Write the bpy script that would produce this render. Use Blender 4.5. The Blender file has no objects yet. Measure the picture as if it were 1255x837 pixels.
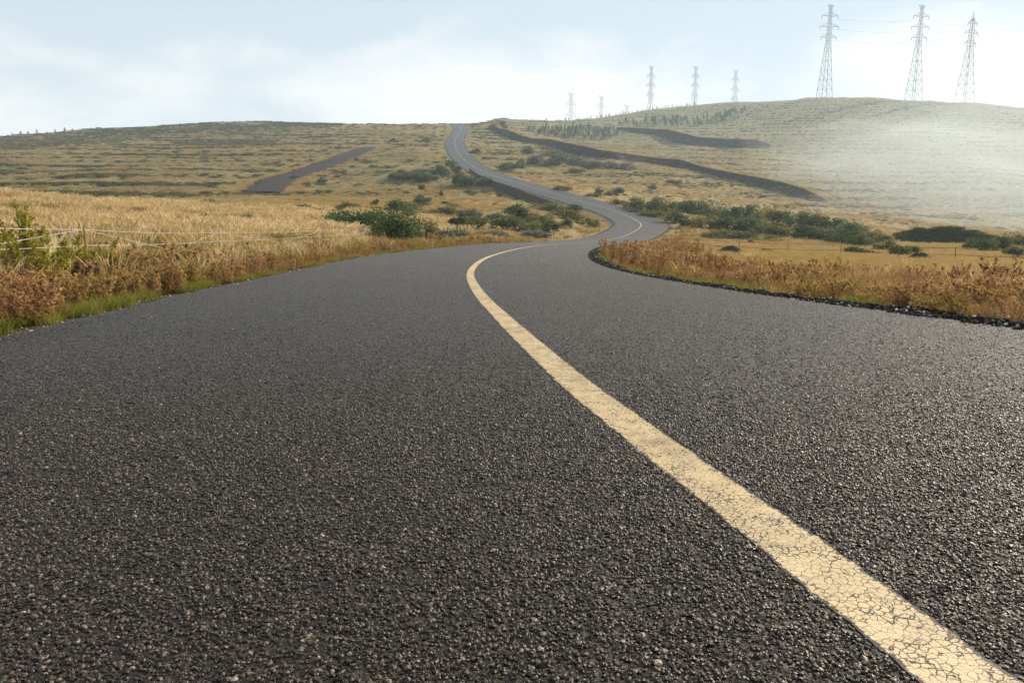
import bpy, bmesh, math, random
import numpy as np
from mathutils import Vector, Matrix, Euler

sc = bpy.context.scene
COL = sc.collection
R = math.radians
# ------------------------------------------------------------------ camera
FPX, PW, PH, HZ, CH = 870.0, 1255.0, 837.0, 257.0, 0.8
PITCH = math.atan((PH / 2 - HZ) / FPX)
cam = bpy.data.cameras.new('camera')
cam.sensor_fit = 'HORIZONTAL'; cam.sensor_width = 36.0
cam.lens = FPX * 36.0 / PW
cam.clip_start = 0.05; cam.clip_end = 9000
camo = bpy.data.objects.new('camera', cam); COL.objects.link(camo)
camo.location = (0, 0, CH); camo.rotation_euler = (math.pi / 2 - PITCH, 0, 0)
sc.camera = camo
CAM = np.array([0, 0, CH])
_cp, _sp = math.cos(PITCH), math.sin(PITCH)
def rays(px, py):
    """directions (unit depth) through points measured on the photograph"""
    px = np.asarray(px, float); py = np.asarray(py, float)
    u = (px - PW / 2) / FPX; v = (py - PH / 2) / FPX
    return np.stack([u, _cp - v * _sp, -_sp - v * _cp], -1)
def at(px, py, d):
    return CAM + rays(px, py) * np.asarray(d, float)[..., None]
# ------------------------------------------------------------------ light
SUN_AZ, SUN_EL = R(53), R(29)
sd = Vector((math.sin(SUN_AZ) * math.cos(SUN_EL), math.cos(SUN_AZ) * math.cos(SUN_EL), math.sin(SUN_EL)))
sun = bpy.data.lights.new('sun', 'SUN'); sun.energy = 5.0; sun.angle = R(0.53); sun.color = (1.0, 0.88, 0.72)
suno = bpy.data.objects.new('sun', sun); COL.objects.link(suno)
suno.rotation_euler = (-sd).to_track_quat('-Z', 'Y').to_euler(); suno.location = (300, 150, 300)
world = bpy.data.worlds.new('World'); sc.world = world; world.use_nodes = True
def build_world():
    nt = world.node_tree; nt.nodes.clear(); N = nt.nodes.new; L = nt.links.new
    sky = N('ShaderNodeTexSky'); sky.sky_type = 'NISHITA'; sky.sun_disc = False
    sky.sun_elevation = SUN_EL; sky.sun_rotation = SUN_AZ; sky.altitude = 1500; sky.air_density = 1.0; sky.dust_density = 0.8; sky.ozone_density = 1.0
    tc = N('ShaderNodeTexCoord'); sp = N('ShaderNodeSeparateXYZ'); L(tc.outputs['Generated'], sp.inputs[0])
    # thin high veil everywhere, thickening to a white bank of cloud towards the horizon
    mp = N('ShaderNodeMapping'); mp.inputs['Scale'].default_value = (1.0, 1.0, 2.4); mp.inputs['Location'].default_value = CL_OFF; L(tc.outputs['Generated'], mp.inputs['Vector'])
    n1 = N('ShaderNodeTexNoise'); n1.inputs['Scale'].default_value = 3.0; n1.inputs['Detail'].default_value = 9; n1.inputs['Roughness'].default_value = 0.52
    n1.inputs['Distortion'].default_value = 0.25
    L(mp.outputs[0], n1.inputs['Vector'])
    def math_(op, a, b=None, clamp=False):
        m = N('ShaderNodeMath'); m.operation = op; m.use_clamp = clamp
        for i, x in enumerate((a, b)):
            if x is None: continue
            if isinstance(x, (int, float)): m.inputs[i].default_value = x
            else: L(x, m.inputs[i])
        return m.outputs[0]
    z = sp.outputs['Z']
    bank = math_('ADD', math_('MULTIPLY', n1.outputs['Fac'], 0.85), math_('MULTIPLY', z, -1.05))
    mr = N('ShaderNodeMapRange'); mr.interpolation_type = 'SMOOTHSTEP'
    mr.inputs['From Min'].default_value = CL_LO; mr.inputs['From Max'].default_value = CL_HI
    mr.inputs['To Min'].default_value = CL_A; mr.inputs['To Max'].default_value = CL_B
    L(bank, mr.inputs['Value'])
    # a thin veil, pale blue overhead and whiter low down, in front of the clear sky
    vz = N('ShaderNodeMapRange'); vz.inputs['From Min'].default_value = 0.02; vz.inputs['From Max'].default_value = 0.42; L(z, vz.inputs['Value'])
    vc = N('ShaderNodeMix'); vc.data_type = 'RGBA'; L(vz.outputs[0], vc.inputs['Factor']); vc.inputs['A'].default_value = VEIL_LO + (1,); vc.inputs['B'].default_value = VEIL_HI + (1,)
    m1 = N('ShaderNodeMix'); m1.data_type = 'RGBA'; m1.inputs['Factor'].default_value = VEIL; L(sky.outputs[0], m1.inputs['A']); L(vc.outputs['Result'], m1.inputs['B'])
    mx = N('ShaderNodeMix'); mx.data_type = 'RGBA'; L(mr.outputs[0], mx.inputs['Factor']); L(m1.outputs['Result'], mx.inputs['A']); mx.inputs['B'].default_value = CLOUD + (1,)
    bg = N('ShaderNodeBackground'); bg.inputs['Strength'].default_value = SKY_STR; L(mx.outputs['Result'], bg.inputs['Color'])
    out = N('ShaderNodeOutputWorld'); L(bg.outputs[0], out.inputs['Surface'])
SKY_STR = 0.13
CL_LO, CL_HI, CL_A, CL_B = 0.16, 0.36, 0.0, 0.95
CL_OFF = (4.2, 1.1, 0.2)
VEIL, VEIL_LO, VEIL_HI, CLOUD = 0.90, (3.95, 4.15, 4.35), (2.95, 3.8, 4.15), (5.35, 5.3, 5.25)
build_world()
sc.view_settings.view_transform = 'Standard'; sc.view_settings.look = 'None'
sc.view_settings.exposure = 0.6; sc.view_settings.gamma = 1.0
sc.render.engine = 'CYCLES'
cy = sc.cycles
cy.max_bounces = 8; cy.diffuse_bounces = 3; cy.glossy_bounces = 2; cy.transmission_bounces = 4; cy.volume_bounces = 6; cy.transparent_max_bounces = 6
cy.use_denoising = True; cy.denoiser = 'OPENIMAGEDENOISE'; cy.denoising_input_passes = 'RGB_ALBEDO_NORMAL'; cy.denoising_prefilter = 'NONE'
cy.caustics_reflective = False; cy.caustics_refractive = False
cy.use_adaptive_sampling = False
cy.sample_clamp_indirect = 4.0
sc.render.use_persistent_data = False

# ------------------------------------------------------------------ helpers
rng = np.random.default_rng(11)
def mesh_np(name, V, Fq=None, Ft=None, mat=None, parent=None, attrs=None, smooth=False, link=True, polys=None):
    me = bpy.data.meshes.new(name)
    V = np.asarray(V, np.float32)
    faces = []
    if polys is not None:
        me.from_pydata([tuple(map(float, v)) for v in V], [], polys)
    else:
        me.vertices.add(len(V)); me.vertices.foreach_set('co', V.ravel())
        li = []; st = []; n = 0
        if Fq is not None and len(Fq):
            Fq = np.asarray(Fq, np.int32); li.append(Fq.ravel()); st.append(np.arange(len(Fq), dtype=np.int32) * 4); n = Fq.size
        if Ft is not None and len(Ft):
            Ft = np.asarray(Ft, np.int32); li.append(Ft.ravel()); st.append(n + np.arange(len(Ft), dtype=np.int32) * 3)
        li = np.concatenate(li); st = np.concatenate(st)
        me.loops.add(len(li)); me.loops.foreach_set('vertex_index', li)
        me.polygons.add(len(st)); me.polygons.foreach_set('loop_start', st)
        me.update(calc_edges=True)
    for k, a in (attrs or {}).items():
        at_ = me.attributes.new(k, 'FLOAT', 'POINT'); at_.data.foreach_set('value', np.asarray(a, np.float32))
    me.polygons.foreach_set('use_smooth', np.full(len(me.polygons), bool(smooth)))
    me.validate()
    if mat:
        for m in (mat if isinstance(mat, (list, tuple)) else [mat]): me.materials.append(m)
    o = bpy.data.objects.new(name, me)
    if link: COL.objects.link(o)
    if parent is not None: o.parent = parent
    return o
def tag(o, label=None, cat=None, group=None, kind=None):
    for k, v in (('label', label), ('category', cat), ('group', group), ('kind', kind)):
        if v: o[k] = v
    return o
def empty(name, loc, rz=0.0):
    o = bpy.data.objects.new(name, None); COL.objects.link(o); o.location = tuple(map(float, loc)); o.rotation_euler = (0, 0, rz); o.empty_display_size = 0.1
    return o
def child(name, me, parent):
    o = bpy.data.objects.new(name, me); COL.objects.link(o); o.parent = parent; return o
class MB:
    """collects simple solids into one mesh"""
    def __init__(s): s.V = []; s.P = []; s.n = 0
    def add(s, V, P):
        s.V += [tuple(map(float, v)) for v in V]; s.P += [tuple(i + s.n for i in p) for p in P]; s.n += len(V)
    def tube(s, pts, r, n=6, cap=True):
        pts = [np.asarray(p, float) for p in pts]; m = len(pts); rs = r if hasattr(r, '__len__') else [r] * m
        V = []; 
        for i, p in enumerate(pts):
            t = pts[min(i + 1, m - 1)] - pts[max(i - 1, 0)]; t = t / (np.linalg.norm(t) + 1e-9)
            a = np.cross(t, (0, 0, 1.0)) if abs(t[2]) < .95 else np.cross(t, (1.0, 0, 0)); a /= np.linalg.norm(a); b = np.cross(t, a)
            for k in range(n):
                w = 2 * math.pi * k / n; V.append(p + rs[i] * (a * math.cos(w) + b * math.sin(w)))
        P = [(i * n + k, i * n + (k + 1) % n, (i + 1) * n + (k + 1) % n, (i + 1) * n + k) for i in range(m - 1) for k in range(n)]
        if cap: P += [tuple(range(n))[::-1], tuple((m - 1) * n + k for k in range(n))]
        s.add(V, P)
    def build(s, name, mat=None, parent=None, link=True):
        return mesh_np(name, s.V, polys=s.P, mat=mat, parent=parent, link=link)
# value noise
_perm = np.random.default_rng(5).random((256, 256))
def vnoise(x, y):
    xi = np.floor(x).astype(int); yi = np.floor(y).astype(int); fx = x - xi; fy = y - yi
    fx = fx * fx * (3 - 2 * fx); fy = fy * fy * (3 - 2 * fy)
    g = lambda a, b: _perm[a & 255, b & 255]
    return (g(xi, yi) * (1 - fx) + g(xi + 1, yi) * fx) * (1 - fy) + (g(xi, yi + 1) * (1 - fx) + g(xi + 1, yi + 1) * fx) * fy
def fbm(x, y, o=4):
    s = 0; a = .5
    for i in range(o):
        s = s + a * (vnoise(x * 2 ** i + 17.3 * i, y * 2 ** i - 9.1 * i) - .5); a *= .5
    return s * 2
def sstep(a, b, x):
    t = np.clip((x - a) / (b - a), 0, 1); return t * t * (3 - 2 * t)

# node-material helper
class NM:
    def __init__(s, name):
        s.m = bpy.data.materials.new(name); s.m.use_nodes = True; s.t = s.m.node_tree; s.t.nodes.clear()
        s.out = s.t.nodes.new('ShaderNodeOutputMaterial')
    def n(s, ty, **kw):
        nd = s.t.nodes.new(ty)
        for k, v in kw.items(): setattr(nd, k, v)
        return nd
    def l(s, a, b): s.t.links.new(a, b)
    def put(s, sock, v):
        if isinstance(v, bpy.types.NodeSocket): s.l(v, sock)
        elif v is not None: sock.default_value = v
    def coord(s, which='Object'): return s.n('ShaderNodeTexCoord').outputs[which]
    def pos(s): return s.n('ShaderNodeNewGeometry').outputs['Position']
    def scale(s, v, sc3):
        m = s.n('ShaderNodeMapping'); s.l(v, m.inputs['Vector']); m.inputs['Scale'].default_value = sc3; return m.outputs[0]
    def noise(s, v, scale, detail=4, rough=.55, dist=0.0, out='Fac'):
        n = s.n('ShaderNodeTexNoise'); s.put(n.inputs['Vector'], v); n.inputs['Scale'].default_value = scale; n.inputs['Detail'].default_value = detail
        n.inputs['Roughness'].default_value = rough; n.inputs['Distortion'].default_value = dist; return n.outputs[out]
    def vor(s, v, scale, feature='F1', out='Distance', rand=1.0):
        n = s.n('ShaderNodeTexVoronoi'); n.feature = feature; s.put(n.inputs['Vector'], v); n.inputs['Scale'].default_value = scale; n.inputs['Randomness'].default_value = rand; return n.outputs[out]
    def math(s, op, a, b=None, c=None, clamp=False):
        n = s.n('ShaderNodeMath', operation=op, use_clamp=clamp)
        for i, x in enumerate((a, b, c)): s.put(n.inputs[i], x)
        return n.outputs[0]
    def mr(s, v, a, b, c=0.0, d=1.0, smooth=True):
        n = s.n('ShaderNodeMapRange'); n.interpolation_type = 'SMOOTHSTEP' if smooth else 'LINEAR'
        s.put(n.inputs['Value'], v)
        for k, x in zip(('From Min', 'From Max', 'To Min', 'To Max'), (a, b, c, d)): s.put(n.inputs[k], x)
        return n.outputs[0]
    def mix(s, f, a, b, mode='MIX'):
        n = s.n('ShaderNodeMix'); n.data_type = 'RGBA'; n.blend_type = mode
        s.put(n.inputs['Factor'], f); 
        for k, x in (('A', a), ('B', b)):
            if isinstance(x, tuple) and len(x) == 3: x = x + (1,)
            s.put(n.inputs[k], x)
        return n.outputs['Result']
    def ramp(s, v, stops):
        n = s.n('ShaderNodeValToRGB'); s.put(n.inputs[0], v); e = n.color_ramp.elements
        while len(e) < len(stops): e.new(.5)
        for i, (p, c) in enumerate(stops): e[i].position = p; e[i].color = tuple(c) + (1,)
        return n.outputs[0]
    def attr(s, name): return s.n('ShaderNodeAttribute', attribute_name=name).outputs['Fac']
    def rnd(s): return s.n('ShaderNodeObjectInfo').outputs['Random']
    def bump(s, h, strength=.5, dist=.01, normal=None):
        n = s.n('ShaderNodeBump'); s.put(n.inputs['Height'], h); n.inputs['Strength'].default_value = strength; n.inputs['Distance'].default_value = dist
        if normal is not None: s.l(normal, n.inputs['Normal'])
        return n.outputs[0]
    def pbr(s, col, rough=.8, normal=None, metal=0.0, spec=.5):
        b = s.n('ShaderNodeBsdfPrincipled')
        if isinstance(col, tuple) and len(col) == 3: col = col + (1,)
        s.put(b.inputs['Base Color'], col); s.put(b.inputs['Roughness'], rough); s.put(b.inputs['Metallic'], metal); s.put(b.inputs['Specular IOR Level'], spec)
        if normal is not None: s.l(normal, b.inputs['Normal'])
        return b.outputs[0]
    def leaf(s, col, trans=.4, gloss=.0):
        d = s.n('ShaderNodeBsdfDiffuse'); t = s.n('ShaderNodeBsdfTranslucent'); s.put(d.inputs[0], col); s.put(t.inputs[0], col)
        m = s.n('ShaderNodeMixShader'); m.inputs[0].default_value = trans; s.l(d.outputs[0], m.inputs[1]); s.l(t.outputs[0], m.inputs[2])
        r = m.outputs[0]
        if gloss:
            g = s.n('ShaderNodeBsdfGlossy'); g.inputs['Roughness'].default_value = .45; g.inputs['Color'].default_value = (1, 1, 1, 1)
            m2 = s.n('ShaderNodeMixShader'); m2.inputs[0].default_value = gloss; s.l(r, m2.inputs[1]); s.l(g.outputs[0], m2.inputs[2]); r = m2.outputs[0]
        return r
    def done(s, surf): s.l(surf, s.out.inputs['Surface']); return s.m

# ------------------------------------------------------------------ the road's centre line (x, y, z, bank)
ROAD = [(9,-60,-.3,0),(5.3,-30,.0,0),(2.75,-12,.09,0),(1.55,-4,.092,0),(.9,0,.09,0),(.70,.97,.09,0),(.645,1.226,.09,0),(.575,1.54,.089,0),(.467,2.034,.081,0),(.388,2.431,.070,0),(.309,2.88,.051,0),(.156,3.93,.012,0.001),(.045,4.77,-.025,0),(-.098,5.98,-.085,-.003),(-.36,8.25,-.188,-.008),(-0.76,12.96,-0.401,-0.013),(-0.90,16.25,-0.520,-0.020),(-0.90,20.51,-0.654,-0.027),(-0.69,25.21,-0.801,-0.027),(0.06,32.22,-0.990,-0.021),(1.24,39.55,-1.196,-0.019),(2.90,48.37,-1.510,-0.018),(6.71,64.71,-2.100,-0.017),(9.80,73.85,-2.301,-0.015),(12.61,81.17,-2.197,-0.009),(14.83,87.26,-1.862,-0.004),(16.78,93.88,-1.400,-0.004),(17.55,98.41,-1.065,-0.002),(17.71,104.57,-0.598,0.003),(17.11,110.80,0.060,0.010),(15.57,118.28,0.931,0.021),(13.03,126.89,1.926,0.031),(10.05,136.17,3.108,0.037),(6.62,147.10,4.509,0.036),(2.61,160.52,6.118,0.032),(-2.19,177.90,8.156,0.025),(-8.21,201.03,11.088,0.016),(-12.79,220.98,14.273,0.012),(-16.74,242.05,17.920,0.012),(-20.27,267.80,22.345,0.013),(-23.04,293.97,26.823,0.015),(-24.43,321.31,31.485,0.016),(-25.33,354.18,37.090,0.018),(-26.73,384.30,42.228,0.020),(-29.86,411.91,46.961,0.023),(-32.66,431.08,50.258,0.025),(-37,455,52.2,.02),(-46,490,52.3,.01),(-62,540,50,0)]
ROAD_W = 7.0
def catmull(P, per=8):
    P = np.asarray(P, float); out = []
    Q = np.vstack([2 * P[0] - P[1], P, 2 * P[-1] - P[-2]])
    for i in range(1, len(Q) - 2):
        p0, p1, p2, p3 = Q[i - 1:i + 3]
        t0 = 0; d = lambda a, b: max(np.linalg.norm(a[:3] - b[:3]), 1e-6) ** .5
        t1 = d(p0, p1); t2 = t1 + d(p1, p2); t3 = t2 + d(p2, p3)
        for t in np.linspace(t1, t2, per, endpoint=False):
            A1 = (t1 - t) / t1 * p0 + t / t1 * p1; A2 = (t2 - t) / (t2 - t1) * p1 + (t - t1) / (t2 - t1) * p2; A3 = (t3 - t) / (t3 - t2) * p2 + (t - t2) / (t3 - t2) * p3
            B1 = (t2 - t) / t2 * A1 + t / t2 * A2; B2 = (t3 - t) / (t3 - t1) * A2 + (t - t1) / (t3 - t1) * A3
            out.append((t2 - t) / (t2 - t1) * B1 + (t - t1) / (t2 - t1) * B2)
    out.append(P[-1]); return np.array(out)
RC = catmull(ROAD, 9)
RT = np.gradient(RC[:, :2], axis=0); RT /= np.linalg.norm(RT, axis=1)[:, None]
RN = np.stack([RT[:, 1], -RT[:, 0]], -1)          # to the right of travel
def road_uv(X, Y):
    """signed sideways distance from the centre line and the road's height there"""
    X = np.atleast_1d(X).astype(float); Y = np.atleast_1d(Y).astype(float)
    u = np.full(X.shape, 1e3); zr = np.zeros(X.shape); ix = np.zeros(X.shape, int)
    A = RC[:-1, :2]; B = RC[1:, :2]; AB = B - A; L2 = (AB ** 2).sum(1)
    for s in range(0, len(X), 20000):
        q = np.stack([X[s:s + 20000], Y[s:s + 20000]], -1)
        t = np.clip(((q[:, None] - A) * AB).sum(-1) / L2, 0, 1)
        d2 = ((q[:, None] - A - t[..., None] * AB) ** 2).sum(-1); k = d2.argmin(1); i = np.arange(len(q)); tt = t[i, k]
        side = AB[k, 1] * (q[:, 0] - A[k, 0]) - AB[k, 0] * (q[:, 1] - A[k, 1])
        uu = np.sqrt(d2[i, k]) * np.sign(side)
        zc = RC[k, 2] * (1 - tt) + RC[k + 1, 2] * tt; bk = RC[k, 3] * (1 - tt) + RC[k + 1, 3] * tt
        u[s:s + 20000] = uu; zr[s:s + 20000] = zc + bk * np.clip(uu, -3.5, 3.5); ix[s:s + 20000] = k
    return u, zr, ix

# ------------------------------------------------------------------ terrain heights: survey points (photo x, photo y, metres away)
SURVEY = [
 # left verge, ditch and meadow
 (-350,470,6),(-300,420,7),(0,385,6.2),(0,352,11),(60,340,13.5),(111,371,11),(272,332,20.5),(170,345,14.5),(396,313,31),(460,301,42),(500,297.5,52),(560,292,62),
 (-250,330,20),(0,312,20),(0,284,30),(0,262,40),(0,249,52),(-250,262,36),(-250,240,55),(0,262,85),(-250,262,85),
 (120,306,22),(120,283,34),(120,262,47),(120,251,58),(120,258,90),(230,302,27),(230,280,42),(230,264,58),(230,256,70),(230,255,95),
 (320,296,34),(320,278,48),(320,262,65),(320,252,90),(330,240,130),(400,290,42),(400,272,58),(400,258,80),(400,243,120),
 (480,278,60),(480,262,76),(480,248,100),(480,236,122),(550,283,66),(550,268,80),(550,252,98),(550,240,118),(610,286,70),(610,268,86),(610,254,100),(610,243,115),(660,283,78),(660,268,90),(660,258,98),
 (700,279,84),(690,268,92),(640,244,125),(600,230,140),
 # left hillside
 (0,245,110),(0,225,150),(0,205,200),(0,187,260),(0,180,290),(0,173,345),(0,176,420),
 (-250,245,110),(-250,225,150),(-250,205,200),(-250,190,260),(-250,185,330),(-250,190,420),
 (120,243,115),(120,220,160),(120,200,215),(120,181,280),(120,172,310),(120,160,375),(120,162,450),
 (220,240,120),(220,215,175),(220,195,230),(220,175,300),(220,165,340),(220,154.5,420),(220,156,500),
 (320,233,145),(320,215,185),(320,190,250),(320,172,320),(320,160,380),(320,151,440),(320,153,540),
 (420,230,150),(420,205,205),(420,185,260),(420,170,320),(420,160,370),(420,152,430),(420,154,540),
 (500,222,165),(500,205,205),(500,190,240),(500,175,290),(500,162,350),(500,152,430),
 (545,205,208),(530,190,240),(530,152,435),
 # right of the climbing road
 (600,185,285),(610,165,350),(600,150,430),(598,148,450),(606,145.3,454),(614,142.8,456),(624,144.6,456),(640,148.5,460),(610,150,520),(650,190,270),(650,168,360),(680,151,480),(700,205,235),(700,188,290),(700,172,370),(700,151,490),
 (740,225,200),(760,240,165),(760,205,262),(760,185,340),(760,163,420),(760,141,560),(760,150,640),
 (820,240,175),(820,222,225),(820,202,300),(820,182,370),(820,160,450),(820,132,570),(820,140,660),
 (860,123.5,590),(900,123.5,595),(945,128.5,560),(880,135,680),
 (880,255,165),(880,232,220),(880,212,285),(880,182,380),(880,160,450),(880,140,520),
 (940,262,165),(940,238,225),(940,226,262),(940,181,385),(940,160,440),(940,140,510),
 (1000,268,170),(1000,247,230),(1000,225,270),(1000,200,325),(1000,175,385),(1000,150,450),(1000,127,530),(1030,121,540),(1030,126,640),
 (1100,272,190),(1100,250,240),(1100,225,290),(1100,200,345),(1100,175,400),(1100,150,460),(1100,127,545),(1100,131,640),
 (1180,276,205),(1180,250,255),(1180,225,300),(1180,200,350),(1180,175,405),(1180,150,470),(1180,131,545),(1180,135,640),
 (1255,280,220),(1255,250,265),(1255,225,310),(1255,200,360),(1255,175,410),(1255,150,475),(1255,134,545),(1255,138,640),
 (1500,285,220),(1500,240,290),(1500,200,370),(1500,160,460),(1500,145,545),(1500,149,640),
 # right meadow, shrub belt and valley
 (1600,455,4),(1255,388,6.2),(1100,372,8),(960,352,10),(840,338,13.5),(780,326,18),(1255,365,8.5),(1255,340,17),(1255,325,31),(1255,312,48),(1255,302,70),(1255,292,95),(1255,289,150),
 (1100,345,13),(1100,330,23),(1100,318,38),(1100,310,58),(1100,302,80),(1100,292,100),(1100,285,150),
 (980,338,15),(980,322,27),(980,312,40),(980,303,60),(980,295,80),(980,282,105),(980,275,135),
 (880,330,17),(880,317,29),(880,307,44),(880,297,64),(880,284,92),(880,268,125),
 (820,318,24),(820,306,38),(820,296,55),(820,280,88),(820,262,125),(770,302,38),(780,298,55),(790,254,138),(850,255,150),
 (1500,340,18),(1500,312,50),(1500,300,90),(1500,294,150),
]
ANCH = [(-40,-20,-.4),(40,-20,-1),(-60,-80,-1),(60,-80,-2),(-20,-5,-.3),(20,-5,-.8),(-20,-30,-.4),(20,-30,-.8),(-300,0,2),(300,0,-8),(-300,-300,0),(300,-300,-10),(-520,300,30),(520,300,10),(-700,700,25),(0,900,30),(700,800,40),
        (-1400,0,0),(1400,0,0),(0,-1400,-5),(0,2000,20),(-1500,1500,10),(1500,1500,20),(1400,-1400,-5),(-1400,-1400,-5),(-20,1400,25)]
sv = np.array(SURVEY, float)
P3 = at(sv[:, 0], sv[:, 1], sv[:, 2])
RP = []
for i in range(0, len(RC), 5):
    for off in (-6.5, -4.2, 4.2, 6.5):
        y = RC[i, 1]
        zz = RC[i, 2] + RC[i, 3] * np.clip(off, -3.5, 3.5) - .12
        if 112 < y < 165 and off < -6: zz -= 1.5
        if 112 < y < 165 and off > 6: zz += .3
        if y < 30 and abs(off) > 6: zz -= .15
        RP.append((RC[i, 0] + RN[i, 0] * off, y + RN[i, 1] * off, zz))
CP = np.vstack([P3, np.array(RP), np.array(ANCH, float)])
# drop survey points that fall on the road
_u, _z, _ = road_uv(CP[:len(P3), 0], CP[:len(P3), 1])
keep = np.r_[np.abs(_u) > 5.5, np.ones(len(RP) + len(ANCH), bool)]
CP = CP[keep]
_n = len(CP)
def _phi(r): return r
_A = _phi(np.linalg.norm(CP[:, None, :2] - CP[None, :, :2], axis=-1)) - np.eye(_n) * 1.2
_M = np.zeros((_n + 3, _n + 3)); _M[:_n, :_n] = _A; _M[:_n, _n] = 1; _M[:_n, _n + 1:] = CP[:, :2] / 100; _M[_n:, :_n] = _M[:_n, _n:].T
_w = np.linalg.solve(_M, np.r_[CP[:, 2], 0, 0, 0])
def rbf(X, Y):
    out = np.empty(X.shape)
    for s in range(0, len(X), 20000):
        q = np.stack([X[s:s + 20000], Y[s:s + 20000]], -1)
        r = np.sqrt((q[:, :1] - CP[:, 0]) ** 2 + (q[:, 1:] - CP[:, 1]) ** 2)
        out[s:s + 20000] = r @ _w[:_n] + _w[_n] + q @ _w[_n + 1:] / 100
    return out
TRACK = [(-47,136),(-51,152),(-55,172),(-56,190),(-55.5,205),(-54.5,228),(-54,258),(-54.5,287)]   # the dirt track up the left hill, refined below
TRC = catmull(np.array([(a, b, 0, 0) for a, b in TRACK], float), 8)[:, :2]
def track_d(X, Y):
    A = TRC[:-1]; B = TRC[1:]; AB = B - A; L2 = (AB ** 2).sum(1); out = np.empty(len(X))
    for s in range(0, len(X), 20000):
        q = np.stack([X[s:s + 20000], Y[s:s + 20000]], -1)
        t = np.clip(((q[:, None] - A) * AB).sum(-1) / L2, 0, 1)
        out[s:s + 20000] = np.sqrt(((q[:, None] - A - t[..., None] * AB) ** 2).sum(-1).min(1))
    return out
def ground(X, Y):
    """height of the bare ground"""
    X = np.asarray(X, float); Y = np.asarray(Y, float)
    z = rbf(X, Y)
    u, zr, ix = road_uv(X, Y)
    e = np.abs(u) - ROAD_W / 2
    td = track_d(X, Y)
    D = np.hypot(X, Y)
    far = sstep(70, 160, D)
    free = sstep(1.0, 9, e) * (.15 + .85 * sstep(4, 12, td))
    # terraces on the left hill: low risers that follow the contours
    left = sstep(95, 125, Y) * (1 - sstep(-16, -6, X - np.interp(Y, RC[::4, 1], RC[::4, 0]))) * (1 - sstep(250, 330, D))
    st = 2.3; h = z + 1.6 * fbm(X / 60, Y / 45, 3)
    k = np.floor(h / st); f = h / st - k
    z = z + left * free * .75 * ((k + sstep(.30, .70, f)) * st - h)
    # tussocks and hollows
    right = sstep(8, 40, X) * far
    z = z + free * (.10 * fbm(X / 2.2, Y / 2.2, 3) + .35 * fbm(X / 9, Y / 9, 3) * sstep(6, 25, e) * (.35 + .65 * far) + far * (2.2 * fbm(X / 42, Y / 42, 4) + right * sstep(140, 230, D) * 3.4 * fbm(X / 70 + 7.7, Y / 60, 2) + right * 1.6 * np.abs(fbm(X / 17, Y / 17, 3))))
    # shoulder and road bed
    b = sstep(.35, 3.5, e)
    zs = zr - .05 - .10 * sstep(0, 1.2, e) - .30 * (1 - sstep(-.7, -.12, e))
    return zs * (1 - b) + z * b
# one sheet of ground on a ring grid, finest where the place has most relief
rad = [0.0, .4]
while rad[-1] < 2600:
    r = rad[-1]; rad.append(r * (1.03 if r < 4 else 1.0105 if r < 620 else 1.06))
rad = np.array(rad)
th = np.r_[np.arange(-52, 52, .26), np.arange(52, 308, 3.2)]
th = np.radians(th)
TH, RR = np.meshgrid(th, rad)
GX = RR * np.sin(TH); GY = RR * np.cos(TH)
GZ = ground(GX.ravel(), GY.ravel()).reshape(GX.shape)
nr, na = GX.shape
_thx = np.r_[th, th[0] + 2 * math.pi]; _GZ = np.hstack([GZ, GZ[:, :1]])
def Z(X, Y):
    """height of the ground sheet as built"""
    X = np.asarray(X, float); Y = np.asarray(Y, float)
    r = np.hypot(X, Y); a = np.arctan2(X, Y); a = np.where(a < th[0], a + 2 * math.pi, a)
    i = np.clip(np.searchsorted(rad, r) - 1, 0, nr - 2); j = np.clip(np.searchsorted(_thx, a) - 1, 0, na - 1)
    fr = np.clip((r - rad[i]) / (rad[i + 1] - rad[i]), 0, 1); fa = (a - _thx[j]) / (_thx[j + 1] - _thx[j])
    return (_GZ[i, j] * (1 - fa) + _GZ[i, j + 1] * fa) * (1 - fr) + (_GZ[i + 1, j] * (1 - fa) + _GZ[i + 1, j + 1] * fa) * fr
_T = np.geomspace(2.5, 1500, 1500)
def hit(px, py):
    """where the line of sight through a measured photo point meets the ground"""
    px = np.atleast_1d(px).astype(float); py = np.atleast_1d(py).astype(float); r = rays(px, py); out = np.empty((len(px), 3))
    for i in range(len(px)):
        P = CAM + r[i] * _T[:, None]; dz = P[:, 2] - Z(P[:, 0], P[:, 1]); k = np.argmax(dz < 0) if (dz < 0).any() else len(_T) - 1
        if k > 0:
            f = dz[k - 1] / (dz[k - 1] - dz[k] + 1e-9); t = _T[k - 1] + f * (_T[k] - _T[k - 1])
        else: t = _T[0]
        out[i] = CAM + r[i] * t
        out[i, 2] = Z(out[i, :1], out[i, 1:2])[0]
    return out
def proj(P):
    v = np.asarray(P, float) - CAM
    d = v[..., 1] * _cp - v[..., 2] * _sp
    return PW / 2 + FPX * v[..., 0] / d, PH / 2 - FPX * (v[..., 1] * _sp + v[..., 2] * _cp) / d, d
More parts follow.
